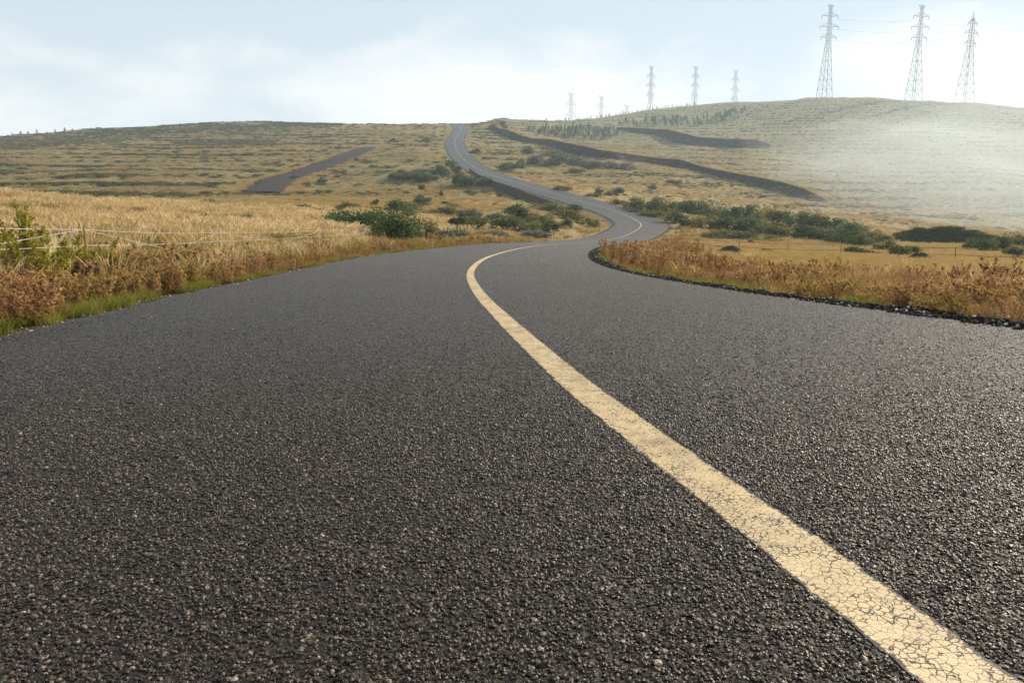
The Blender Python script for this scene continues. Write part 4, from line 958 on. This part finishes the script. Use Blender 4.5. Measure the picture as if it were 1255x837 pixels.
# right of the climbing road
G4 = 'bushes between climbing road and dark bank'
for x, y, w, h, k, l in [
    (638, 206, 16, 13, 'dark', 'dark bush right of the climbing road, upper of a pair'), (625, 210, 30, 9, 'dark', 'wide dark bush next to the climbing road, lower of a pair'),
    (660, 203, 28, 11, 'grey', 'grey bush first in the line below the long dark bank'), (684, 203, 34, 12, 'grey', 'wide grey bush second in the line below the long dark bank'),
    (708, 204, 30, 10, 'grey', 'grey bush third in the line below the long dark bank'), (728, 206, 30, 9, 'grey', 'grey bush fourth in the line below the long dark bank'), (750, 208, 26, 8, 'grey', 'flat grey bush fifth in the line below the long dark bank'), (768, 209, 20, 8, 'grey', 'small grey bush at the end of the line below the long dark bank'),
    (648, 189, 20, 8, 'grey', 'grey bush right under the long dark bank'), (676, 192, 30, 7, 'olive', 'dull olive bush right under the long dark bank'), (706, 212, 20, 6, 'grey', 'low grey bush in front of the bush line'),
    (735, 239, 12, 7, 'grey', 'small grey bush on open grass'), (757, 240, 14, 9, 'dark', 'small dark bush on open grass'), (746, 240, 12, 4, 'grey', 'flat grey bush between two small bushes on open grass'),
    (800, 232, 10, 5, 'grey', 'tiny grey bush alone on the pale slope'), (826, 226, 16, 6, 'grey', 'faint grey bush on the pale slope'), (690, 233, 26, 4, 'olive', 'low olive growth along the upper road edge'), (728, 241, 24, 4, 'olive', 'olive growth along the outside of the bend'), (758, 250, 22, 5, 'olive', 'olive growth nearest the top of the bend')]:
    shrub(x, y, w, h, k, l, G4)
# the dense belt outside the bend: rows from the bend to the mound
G5 = 'bushes of the dense belt outside the bend'
ADJ = {'dark': 'dark green', 'olive': 'olive green', 'grey': 'grey green', 'big': 'deep green', 'bigolive': 'bright olive'}
belt = [(775, 256, 26, 11), (792, 258, 30, 14), (812, 261, 34, 16), (833, 263, 30, 14), (850, 266, 34, 17), (872, 268, 32, 18), (893, 270, 36, 18), (914, 272, 34, 17), (936, 276, 36, 18), (957, 279, 36, 17), (979, 282, 38, 18), (1000, 285, 40, 18), (1022, 288, 38, 17), (1042, 291, 36, 16), (1060, 293, 32, 14),
        (826, 273, 32, 11), (848, 279, 38, 13), (870, 281, 40, 15), (893, 284, 42, 16), (917, 286, 40, 16), (940, 289, 42, 17), (964, 292, 42, 17), (988, 296, 42, 17), (1012, 298, 42, 17), (1036, 301, 40, 16), (1056, 304, 34, 14), (1076, 301, 30, 11),
        (880, 293, 46, 10), (908, 295, 44, 10), (936, 298, 44, 9), (1048, 312, 24, 8), (1066, 313, 26, 9), (1084, 309, 28, 13), (1102, 316, 24, 13), (1118, 312, 22, 9), (800, 265, 28, 7), (772, 261, 22, 6)]
WHERE = ['at the bend end', 'a few steps along from the bend', 'before the middle', 'in the middle', 'past the middle', 'towards the mound', 'at the mound end']
ROWN = ['back row', 'second row', 'front row']
kk = ['dark', 'dark', 'olive', 'dark', 'grey', 'dark', 'dark', 'olive']
seen_l = {}
for i, (x, y, w, h) in enumerate(belt):
    k = kk[(i * 5 + i // 3) % 8]; row = 0 if i < 15 else 1 if i < 27 else 2
    if i in (27, 28, 29, 35, 36): k = 'olive' if i % 2 else 'grey'
    wh = WHERE[min(6, int((x - 770) / 51))]
    l = '%s bush, %s of belt, %s' % (ADJ[k], ROWN[row], wh)
    c = seen_l.get(l, 0); seen_l[l] = c + 1
    if c: l += [', next one', ', last one'][min(1, c - 1)]
    shrub(x, y, w, h, k, l, G5)
for x, y, w, h, k, l in [(1192, 307, 22, 12, 'dark', 'dark bush beside the mound, first of the frame edge bushes'), (1208, 309, 28, 14, 'dark', 'dark bush beyond the meadow wire'), (1226, 306, 26, 14, 'dark', 'dark bush second from the frame edge'), (1240, 303, 22, 16, 'olive', 'upright olive bush near the frame edge'), (1256, 305, 30, 18, 'dark', 'tall dark bush cut by the frame edge'), (1246, 316, 30, 12, 'grey', 'grey green bush in front of the frame edge bushes'), (1275, 305, 30, 16, 'dark', 'dark bush just past the frame edge'),
    (1168, 344, 26, 9, 'grey', 'low dull bush in the golden meadow before the mound')]:
    shrub(x, y, w, h, k, l, 'bushes beside and before the mound')
# brush on the shaded mound
# a lone tree at the top of the dark bank
def tree(px, py, wpx, hpx, label, mat_f, seed, P=None):
    if P is None: P = hit(px, py)[0]
    d = proj(P)[2]; w = wpx * d / FPX; h = hpx * d / FPX; r = np.random.default_rng(seed)
    root = empty('broadleaf_tree', P)
    L_ = np.array([(w * .30 * math.cos(a) * q, w * .30 * math.sin(a) * q, h * z, w * rr) for a, q, z, rr in zip(r.random(11) * 6.28, r.random(11) ** .5, r.uniform(.42, .85, 11), r.uniform(.15, .24, 11))])
    n = 1500; k = r.integers(0, 11, n); dd = r.normal(size=(n, 3)); dd /= np.linalg.norm(dd, axis=1)[:, None]
    C = L_[k, :3] + dd * (L_[k, 3] * r.random(n) ** .35)[:, None]; V, F = leafcards(r, C, w * .05, .25, 1.5)
    mesh_np('crown', V, Fq=F, mat=mat_f, attrs={'tint': np.repeat(r.random(n), 4)}, parent=root)
    mb = MB(); mb.tube([(0, 0, -.3), (0.05 * w, 0, h * .3), (0, .03 * w, h * .6)], [w * .045, w * .035, w * .015], 7)
    for l in L_[:6]: mb.tube([(0.03 * w, 0, h * .28), l[:3]], [w * .02, w * .007], 5)
    mb.build('trunk', M_BARK, root); tag(root, label, 'tree')
tree(617, 164, 13, 16, 'lone round green tree at the upper end of the long dark bank', M_BUSH, 5)
shrub(604, 160, 10, 7, 'dark', 'small dark bush beside the lone tree', 'bushes at the upper bank end'); shrub(610, 164, 10, 6, 'dark', 'low dark bush in front of the lone tree', 'bushes at the upper bank end')
# young conifers: plantation on the hill and along the ridge
CON = []
for k in range(5):
    r = np.random.default_rng(900 + k); C = []
    for j in range(150):
        t = r.random() ** .8; a = r.random() * 6.28; q = .20 * (1 - t) * r.uniform(.5, 1.1) + .012; C.append((q * math.cos(a), q * math.sin(a), .08 + .92 * t))
    V, F = leafcards(r, np.array(C), .075, .1, 2.0); V = np.vstack([V]); T = np.repeat(r.random(150), 4)
    n0 = len(V); mb = MB(); mb.tube([(0, 0, -.1), (0, 0, .6)], [.014, .006], 4, cap=False); V = np.vstack([V, np.array(mb.V)]); F = np.vstack([F, np.array(mb.P) + n0]); T = np.r_[T, np.zeros(len(mb.V))]
    CON.append(lib('young_conifer', V, F, mat=M_CONI, attrs={'tint': T}))
rc = np.random.default_rng(61)
def conifer(P, h, label, group):
    o = bpy.data.objects.new('young_conifer', CON[rc.integers(0, 5)]); COL.objects.link(o)
    o.location = tuple(P); s = h; o.scale = (s * rc.uniform(1.2, 1.9),) * 2 + (s,); o.rotation_euler = (0, 0, rc.random() * 6.28); tag(o, label, 'conifer', group)
def conifers(n, poly, hpx, label, group):
    poly = np.array(poly, float); x0, y0 = poly.min(0); x1, y1 = poly.max(0); pts = []
    while len(pts) < n:
        q = np.array([rc.uniform(x0, x1), rc.uniform(y0, y1)]); inside = False; j = len(poly) - 1
        for i in range(len(poly)):
            a, b = poly[i], poly[j]
            if (a[1] > q[1]) != (b[1] > q[1]) and q[0] < (b[0] - a[0]) * (q[1] - a[1]) / (b[1] - a[1]) + a[0]: inside = not inside
            j = i
        if inside: pts.append(q)
    pts = np.array(pts); H = hit(pts[:, 0], pts[:, 1]); d = proj(H)[2]
    for p, dd in zip(H, d):
        conifer(p - np.array([0, 0, .05]), rc.uniform(.65, 1.15) * hpx * dd / FPX, label, group)
conifers(140, [(644, 160), (668, 157), (700, 157), (752, 159), (760, 166), (735, 173), (700, 172), (668, 168)], 6.5, 'young dark conifer in the plantation above the long dark bank', 'conifers of the lower plantation')
conifers(110, [(752, 152), (790, 147), (860, 145), (912, 134), (918, 143), (860, 155), (800, 156), (757, 155)], 6, 'young grey green conifer in the plantation below the ridge', 'conifers of the upper plantation')
def ridge_trees(x0, x1, n, hpx, label, group, dmin=330, back=0.0):
    for x in np.linspace(x0, x1, n) + rc.normal(0, (x1 - x0) / n * .35, n):
        col = rays([x] , [200])[0]; t = np.linspace(dmin, 640, 200); P = CAM + col * t[:, None]; zz = Z(P[:, 0], P[:, 1]); k = np.argmax((zz - CH) / t); p = np.array([P[k, 0], P[k, 1], zz[k] - .1])
        conifer(p, rc.uniform(.5, 1.1) * hpx * t[k] / FPX, label, group)
ridge_trees(735, 848, 30, 3.6, 'small conifer standing against the sky on the ridge', 'conifers along the ridge')
ridge_trees(668, 735, 12, 3.6, 'small conifer against the sky behind the lower plantation', 'conifers along the low skyline')
ridge_trees(20, 95, 8, 5, 'small tree against the sky on the far end of the hill', 'trees on the far hilltop', 250)
# tall weeds near the camera
M_WORM = mat_leaf('yellow_green_weed', [(0, (.09, .070, .022)), (.3, (.20, .175, .030)), (.7, (.40, .345, .050)), (1, (.55, .46, .10))], None, .45, objmix=.2)
M_DEAD = mat_leaf('dark_dead_weed', [(0, (0.052, 0.031, 0.021)), (.4, (0.130, 0.075, 0.044)), (.8, (0.260, 0.150, 0.078)), (1, (0.390, 0.247, 0.117))], None, .3, objmix=.2)
M_PALE = mat_leaf('bleached_weed', [(0, (.30, .26, .15)), (.5, (.55, .50, .33)), (1, (.72, .68, .50))], None, .35, objmix=.2)
def tall_weed(px, py, hpx, label, mat, seed, stems=3, leaf=.014, spread=.35, nb=16, nl=9, group='tall weeds at the roadside', d=None):
    r = np.random.default_rng(seed); P = hit(px, py)[0]
    if d: P = at(px, py, d); P[2] = Z(P[:1], P[1:2])[0]
    dd = proj(P)[2]; h = (1.25 if mat is M_WORM else 1.05) * hpx * dd / FPX
    V, F, T = weed(r, 1.0, stems, leaf / h, spread, nb, nl, .3, w=.007 / h); V = V * h
    k = np.argmin(np.abs(T - 0.0)); ns = stems * (2 + nb) * 2
    root = empty('tall_weed', P, r.random() * 6)
    isl = np.zeros(len(F), bool); n_st = int((T[::4] < .2).sum()); isl[n_st:] = True
    mesh_np('stems', V, Fq=F[~isl], mat=mat, attrs={'tint': T}, parent=root); mesh_np('leaves', V, Fq=F[isl], mat=mat, attrs={'tint': T}, parent=root)
    tag(root, label, 'weed', group)
tall_weed(28, 380, 88, 'yellow green weed just inside the tallest yellow weed', M_WORM, 60, 8, .016, .55, 26, 16)
tall_weed(58, 378, 74, 'yellow green weed between the tallest weed and the row of three', M_WORM, 61, 8, .016, .55, 26, 16)
tall_weed(5, 372, 80, 'yellow green weed close to the frame edge behind the dead tangle', M_WORM, 62, 8, .016, .55, 26, 16)
tall_weed(76, 374, 52, 'reddish brown weed at the foot of the row of three, nearest the tallest weed', M_DEAD, 63, 8, .016, .55, 26, 16)
tall_weed(98, 372, 48, 'reddish brown weed at the foot of the row of three, in the middle', M_DEAD, 64, 8, .016, .55, 26, 16)
tall_weed(118, 368, 46, 'reddish brown weed at the foot of the row of three, at its far end', M_DEAD, 65, 8, .016, .55, 26, 16)
tall_weed(142, 362, 44, 'yellow green weed just past the row of three', M_WORM, 66, 7, .016, .55, 26, 16)
tall_weed(160, 356, 40, 'reddish brown weed second past the row of three', M_DEAD, 67, 8, .016, .55, 26, 16)
tall_weed(178, 350, 36, 'yellow green weed third past the row of three', M_WORM, 68, 6, .016, .55, 26, 16)
tall_weed(200, 346, 34, 'reddish brown weed half way between the two nearest fence posts', M_DEAD, 69, 8, .016, .55, 26, 16)
tall_weed(226, 340, 32, 'reddish brown weed nearest the second fence post on the road side', M_DEAD, 70, 6, .016, .5, 20, 11)
tall_weed(250, 336, 26, 'yellow green weed in front of the second fence post', M_WORM, 71, 4, .016, .5, 20, 11)
tall_weed(290, 328, 24, 'reddish brown weed just beyond the second fence post', M_DEAD, 72, 5, .016, .5, 20, 11)
tall_weed(-40, 385, 100, 'yellow green weed outside the frame edge', M_WORM, 73, 8, .016, .55, 26, 16)
tall_weed(40, 372, 100, 'tallest yellow green weed by the fence, reaching above the wires', M_WORM, 1, 10, .017, .42, 34, 20)
tall_weed(14, 388, 75, 'dark tangled dead weed at the road edge nearest the frame edge', M_DEAD, 2, 7, .013, .6, 16, 9)
tall_weed(50, 385, 70, 'reddish dead weed in front of the tallest yellow weed', M_DEAD, 3, 6, .013, .6, 16, 9)
tall_weed(66, 368, 66, 'yellow green weed leaning beside the tallest weed', M_WORM, 4, 6, .016, .4, 28, 17)
tall_weed(88, 366, 62, 'upright yellow green weed, first of three in a row', M_WORM, 5, 5, .016, .25, 28, 17)
tall_weed(108, 364, 58, 'bushy yellow green weed, middle of three in a row', M_WORM, 6, 6, .016, .35, 28, 17)
tall_weed(128, 362, 58, 'broad yellow weed, last of three in a row', M_WORM, 7, 6, .016, .40, 28, 17)
tall_weed(-16, 380, 95, 'dark brown weed standing past the frame edge', M_DEAD, 8, 6, .013, .5, 16, 9)
tall_weed(345, 318, 27, 'small yellow green weed among rusty weeds at the second fence post', M_WORM, 9, 3, .02, .3, 16, 9)
tall_weed(356, 326, 22, 'small brown weed beside the small yellow green weed', M_DEAD, 10, 4, .018, .5, 14, 8)
tall_weed(865, 338, 30, 'dark leafy weed standing alone in golden verge grass', M_WORM, 11, 3, .016, .25, 18, 10)
tall_weed(1238, 384, 66, 'tall thin reddish weed near the frame edge', M_DEAD, 12, 3, .012, .25, 16, 7)
tall_weed(1243, 388, 36, 'bleached pale curled weed at the asphalt edge', M_PALE, 13, 3, .012, .4, 6, 4)
tall_weed(1228, 391, 24, 'small bleached weed beside the curled pale weed', M_PALE, 14, 3, .012, .7, 5, 4)
tall_weed(1152, 370, 28, 'bright yellow leaning weed in the rusty verge', M_WORM, 15, 3, .012, .8, 9, 5)
tall_weed(1022, 352, 34, 'brown twiggy weed rising above the verge', M_DEAD, 16, 5, .012, .5, 14, 8)
tall_weed(1205, 372, 40, 'dense dark brown weed in the rusty verge', M_DEAD, 17, 5, .012, .5, 15, 8)
RUSTW = [(742, 312, 26), (752, 318, 32), (764, 322, 34), (778, 324, 34), (792, 327, 36), (806, 326, 34), (822, 322, 40), (836, 312, 40), (850, 318, 34)]
for i, (x, y, h) in enumerate(RUSTW):
    tall_weed(x, y + 6, h, 'feathery rusty weed on the point of the verge, number %s from the tip' % ['first', 'second', 'third', 'fourth', 'fifth', 'sixth', 'seventh', 'eighth', 'ninth'][i], M_RUST, 30 + i, 7, .024, .6, 14, 9, group='feathery weeds on the verge point')
# ------------------------------------------------------------------ fences
def mat_wire(name, c, rough=.5):
    m = NM(name); n = m.noise(m.pos(), 60, 2, .6); cc = m.mix(m.mr(n, .35, .7), c, tuple(x * .6 for x in c)); return m.done(m.pbr(cc, rough, spec=.4))
M_WIRE = mat_wire('pale_twisted_wire', (.55, .49, .40)); M_WIRED = mat_wire('rusty_wire', (.060, .050, .045)); M_POST = mat_earth('weathered_post', (.10, .075, .055), (.17, .135, .10), (.26, .22, .17), 9)
def barbed(mb, a, b, r, sag=.03, step=.11, barb=.020, rr=None):
    a = np.array(a, float); b = np.array(b, float); L_ = np.linalg.norm(b - a); n = max(6, int(L_ / .8))
    pts = [a + (b - a) * t - np.array([0, 0, sag * 4 * t * (1 - t)]) for t in np.linspace(0, 1, n + 1)]
    mb.tube(pts, r, 5)
    k = max(2, int(L_ / step))
    for t in (np.arange(k) + .5) / k:
        p = a + (b - a) * t - np.array([0, 0, sag * 4 * t * (1 - t)])
        v = rr.normal(size=3); v /= np.linalg.norm(v); v2 = rr.normal(size=3); v2 /= np.linalg.norm(v2)
        mb.tube([p - v * barb, p + v * barb], r * .55, 3); mb.tube([p - v2 * barb * .8, p + v2 * barb * .8], r * .55, 3)
def fence(name, posts, hgts, diag, wm, wr, label, group, post_r=.011, post_mat=None, step=.11, barb=.018):
    rr = np.random.default_rng(len(posts) * 7 + int(posts[0][0] * 10)); root = empty(name, posts[0]); o = np.array(posts[0], float)
    Q = [np.array(p, float) - o for p in posts]; H = hgts[-1]
    for q in Q:
        mb = MB(); lean = rr.normal(0, .03, 2); mb.tube([q + (0, 0, -.3), q + (lean[0] * .5, lean[1] * .5, H * .55), q + (lean[0], lean[1], H + .05)], [post_r, post_r * .95, post_r * .85], 7); mb.build('post', post_mat or M_POST, root)
    for h in hgts:
        mb = MB()
        for a, b in zip(Q[:-1], Q[1:]): barbed(mb, a + (0, 0, h), b + (0, 0, h), wr, .02 + .03 * rr.random(), step, barb, rr)
        mb.build('wire', wm, root)
    if diag:
        for a, b in zip(Q[:-1], Q[1:]):
            mb = MB(); barbed(mb, a + (0, 0, H), b + (0, 0, hgts[0] - .1), wr, .0, step, barb, rr); mb.build('brace_wire', wm, root)
            mb = MB(); barbed(mb, a + (0, 0, hgts[0] - .1), b + (0, 0, H), wr, .0, step, barb, rr); mb.build('brace_wire', wm, root)
    tag(root, label, 'fence', group); return root
def onz(p, dz=0): p = np.array(p, float); return np.array([p[0], p[1], Z(p[:1], p[1:2])[0] + dz])
FP = [onz((-4.9, 1.6)), onz(at(111, 371, 11.0)), onz(at(272, 332, 20.5)), onz(at(396, 313, 31)), onz(at(460, 301, 42)), onz(at(500, 297.5, 52)), onz(at(560, 292, 62))]
fence('wire_fence', FP, [.30, .54, .78, 1.02], True, M_WIRE, .0042, 'pale barbed wire fence with crossed brace wires along the meadow', 'wire fences', step=.10, barb=.022)
F2 = [onz(at(x, y, d)) for x, y, d in [(800, 306, 46), (850, 309, 42), (905, 313, 39), (965, 317, 37), (1030, 320, 35.5), (1100, 323, 34), (1170, 326, 33), (1240, 329, 32), (1330, 332, 31)]]
fence('wire_fence', F2, [.35, .65], False, M_WIRED, .008, 'low dark barbed wire fence across the golden meadow before the shrub belt', 'wire fences', .020, step=.35, barb=.05)
F3 = [onz(at(x, y, d)) for x, y, d in [(812, 303, 62), (880, 305, 60), (950, 307, 58), (1020, 310, 56)]]
fence('wire_fence', F3, [.45, .8], False, M_WIRED, .010, 'far dark wire fence at the foot of the shrub belt', 'wire fences', .024, step=.5, barb=.06)
# ------------------------------------------------------------------ transmission towers and their cables
M_STEEL = NM('dull_galvanised_steel'); M_STEEL = M_STEEL.done(M_STEEL.pbr((.075, .105, .115), .6, metal=.2)); 
M_GLASSI = NM('insulator_glaze'); M_GLASSI = M_GLASSI.done(M_GLASSI.pbr((.06, .05, .045), .3))
def tower(px, py, dist, hpx, label, pointed=False, rz=0.0, wf=.17, group='tall transmission towers on the ridge', s=1.15, af=1.0, loc=None):
    P = at(px, py, dist) if loc is None else np.array(loc, float)
    P[2] = Z(P[:1], P[1:2])[0] - .5
    d = dist; ztop = at(px, hpx, d)[2]; H = ztop - P[2]
    root = empty('transmission_tower', P, rz); wb = H * wf; zn = H * .63; wn = wb * .30; wt = wb * .16
    def half(z): return (wb + (wn - wb) * z / zn) / 2 if z < zn else (wn + (wt - wn) * (z - zn) / (H * (.985) - zn)) / 2
    C4 = [(-1, -1), (1, -1), (1, 1), (-1, 1)]
    for sx, sy in C4:
        mb = MB(); top = H if not pointed else H * .90
        mb.tube([(sx * half(0), sy * half(0), -1), (sx * half(zn), sy * half(zn), zn), (sx * half(top), sy * half(top), top)], [.17 * s, .14 * s, .11 * s], 4); mb.build('leg', M_STEEL, root)
    lv = [0, .12, .22, .32, .42, .52, .63, .69, .75, .81, .87, .93, .985 if not pointed else .90]; mb = MB()
    for i in range(len(lv) - 1):
        z0, z1 = lv[i] * H, lv[i + 1] * H; a, b = half(z0), half(z1); r_ = (.075 if lv[i] < .6 else .06) * s
        for k in range(4):
            c0, c1 = C4[k], C4[(k + 1) % 4]
            mb.tube([(c0[0] * a, c0[1] * a, z0), (c1[0] * b, c1[1] * b, z1)], r_, 3, cap=False); mb.tube([(c1[0] * a, c1[1] * a, z0), (c0[0] * b, c0[1] * b, z1)], r_, 3, cap=False)
            mb.tube([(c0[0] * b, c0[1] * b, z1), (c1[0] * b, c1[1] * b, z1)], r_ * (1.3 if lv[i + 1] in (.22, .42, .63) else 1), 3, cap=False)
    mb.build('lattice', M_STEEL, root)
    tips = []
    arms = [(.66, .105), (.77, .125), (.88, .11)] if not pointed else [(.66, .10), (.77, .12), (.87, .085)]
    for f, al in arms:
        z = f * H; L_ = al * H * af; hw = half(z); hu = half(z + .035 * H); mb = MB()
        for sx in (-1, 1):
            tip = (sx * L_, 0, z + .006 * H)
            for sy in (-1, 1):
                mb.tube([(sx * hw, sy * hw, z), tip], .10 * s, 3, cap=False); mb.tube([(sx * hu, sy * hu, z + .040 * H), tip], .08 * s, 3, cap=False)
            for t in (.33, .66):
                q0 = np.array((sx * hw, 0, z)) * (1 - t) + np.array(tip) * t; q1 = np.array((sx * hu, 0, z + .04 * H)) * (1 - t) + np.array(tip) * t; mb.tube([q0, q1], .07 * s, 3, cap=False)
            tips.append((sx * L_, 0, z - .028 * H))
        arm = mb.build('crossarm', M_STEEL, root)
        for sx in (-1, 1):
            ib = MB(); x = sx * L_; 
            ib.tube([(x, 0, z + .006 * H), (x, 0, z - .028 * H)], .16 * s, 6); ib.build('insulator', M_GLASSI, arm)
    mb = MB()
    if pointed:
        for sx, sy in C4: mb.tube([(sx * half(.9 * H), sy * half(.9 * H), .9 * H), (0, 0, H)], [.10 * s, .06 * s], 4)
    else:
        for sx in (-1, 1):
            for sy in (-1, 1): mb.tube([(sx * wt / 2, sy * wt / 2, H * .985), (sx * .042 * H, 0, H * .995)], .09 * s, 3, cap=False); mb.tube([(sx * wt / 2, sy * wt / 2, H * .955), (sx * .042 * H, 0, H * .995)], .07 * s, 3, cap=False)
    mb.build('peak' if pointed else 'top_arm', M_STEEL, root)
    tag(root, label, 'tower', group)
    M = Matrix.Translation(P) @ Matrix.Rotation(rz, 4, 'Z')
    return [np.array(M @ Vector(t)) for t in tips]
t1 = tower(1010, 119, 552, 11.5, 'grey lattice transmission tower on the crest, nearest the road of the three tall ones', wf=.128, af=.85, rz=.12)
t2 = tower(1119, 124, 556, 12, 'grey lattice transmission tower on the crest, middle of the three tall ones', wf=.128, af=.85, rz=.15)
t3 = tower(1181, 129, 556, 20, 'pointed lattice transmission tower, outermost of the three tall ones', True, wf=.15, af=.85, rz=.35)
t4 = tower(1470, 140, 560, 16, 'lattice transmission tower standing beyond the frame edge', wf=.128, af=.85, rz=.2)
FAR_T = 'far transmission towers behind the ridge'
tower(796.5, 140, 800, 83, 'first tall far tower behind the ridge, left of the grassy summit', group=FAR_T, wf=.11, s=1.2, af=.5, rz=.5)
tower(851, 128, 830, 83, 'middle far tower of the group of three nearest the summit', group=FAR_T, wf=.11, s=1.2, af=.5, rz=.5)
tower(900, 126, 870, 87, 'far tower half hidden behind the grassy summit', group=FAR_T, wf=.11, s=1.2, af=.5, rz=.5)
tower(699.5, 150, 1150, 115, 'small far tower behind the lower plantation, nearest the road', group=FAR_T, wf=.11, s=1.4, af=.5, rz=.5)
tower(736.5, 148, 1180, 118, 'small far tower behind the lower plantation, second from the road', group=FAR_T, wf=.11, s=1.4, af=.5, rz=.5)
tower(768, 148, 1450, 129, 'tiniest far tower just showing over the ridge', group=FAR_T, wf=.11, s=1.4, af=.5, rz=.5)
M_CABLE = NM('power_cable'); M_CABLE = M_CABLE.done(M_CABLE.pbr((.10, .10, .10), .6))
def cable(a, b, sag, label):
    pts = [a + (b - a) * t - np.array([0, 0, sag * 4 * t * (1 - t)]) for t in np.linspace(0, 1, 21)]
    mb = MB(); mb.tube(pts, .045, 4); o = mb.build('power_cable', M_CABLE); tag(o, label, 'cable', 'power cables between the towers')
LV = ['lowest', 'middle', 'top']; SD = ['near end', 'far end']
for nm, ta, tb in (('first and second tall tower', t1, t2), ('second and pointed tower', t2, t3), ('pointed tower and the frame edge', t3, t4)):
    for k in range(6):
        if k % 2 == 1: cable(ta[k], tb[k], 1.6 if 'second' in nm else 5, 'thin dark cable from the %s arm between %s' % (LV[k // 2], nm))
# ------------------------------------------------------------------ haze
def haze():
    zmin = float(GZ.min()) - 1.0
    m = bpy.data.materials.new('thin_haze'); m.use_nodes = True; nt = m.node_tree; nt.nodes.clear()
    v = nt.nodes.new('ShaderNodeVolumePrincipled'); v.inputs['Color'].default_value = (.72, .86, 1.0, 1); v.inputs['Density'].default_value = HAZE_D; v.inputs['Anisotropy'].default_value = 0.2
    o = nt.nodes.new('ShaderNodeOutputMaterial'); nt.links.new(v.outputs[0], o.inputs['Volume'])
    S = 2700; h = 150
    V = [(x, y, z) for z in (zmin, h) for x, y in ((-S, -S), (S, -S), (S, S), (-S, S))]
    P = [(3, 2, 1, 0), (4, 5, 6, 7), (0, 1, 5, 4), (1, 2, 6, 5), (2, 3, 7, 6), (3, 0, 4, 7)]
    o = mesh_np('haze', V, polys=P, mat=m); tag(o, 'thin pale haze over the whole landscape', kind='stuff')
HAZE_D = .00038
def mist():
    """one low layer of mist lying along the right slope, thinning out to nothing at its rim"""
    m = bpy.data.materials.new('valley_mist'); m.use_nodes = True; nt = m.node_tree; nt.nodes.clear()
    v = nt.nodes.new('ShaderNodeVolumePrincipled'); v.inputs['Color'].default_value = (.86, .94, 1.0, 1); v.inputs['Density'].default_value = MIST_D; v.inputs['Anisotropy'].default_value = .3
    o = nt.nodes.new('ShaderNodeOutputMaterial'); nt.links.new(v.outputs[0], o.inputs['Volume'])
    n = 90; az = np.linspace(R(13.5), R(50), n); dd = np.geomspace(165, 560, n); A, D = np.meshgrid(az, dd); X = D * np.sin(A); Y = D * np.cos(A)
    T = Z(X.ravel(), Y.ravel()).reshape(X.shape)
    w = sstep(R(14), R(34), A) * (1 - sstep(R(44), R(49.5), A)) * sstep(170, 250, D) * (1 - sstep(380, 558, D))
    i = np.arange(n * n).reshape(n, n); q = np.stack([i[:-1, :-1], i[:-1, 1:], i[1:, 1:], i[1:, :-1]], -1).reshape(-1, 4)
    rim = np.r_[i[0, :-1], i[:-1, -1], i[-1, :0:-1], i[:0:-1, 0]]; nx = np.roll(rim, -1)
    for k in range(3):
        hgt = MIST_H * (k + 1) * w * np.clip(.8 + .75 * fbm(X / 80 + k * 3, Y / 80, 3), .2, 1.4)
        V = np.vstack([np.stack([X, Y, T - 1.5 - .3 * k], -1).reshape(-1, 3), np.stack([X, Y, T - 1.45 - .3 * k + hgt], -1).reshape(-1, 3)])
        F = [q[:, ::-1], q + n * n, np.stack([rim, nx, nx + n * n, rim + n * n], -1)]
        ob = mesh_np('mist', V, Fq=np.vstack(F), mat=m, smooth=True); tag(ob, 'white mist lying along the slope of the hill', kind='stuff')
MIST_D, MIST_H = .0011, 13.0
if MIST_D: mist()
if HAZE_D: haze()
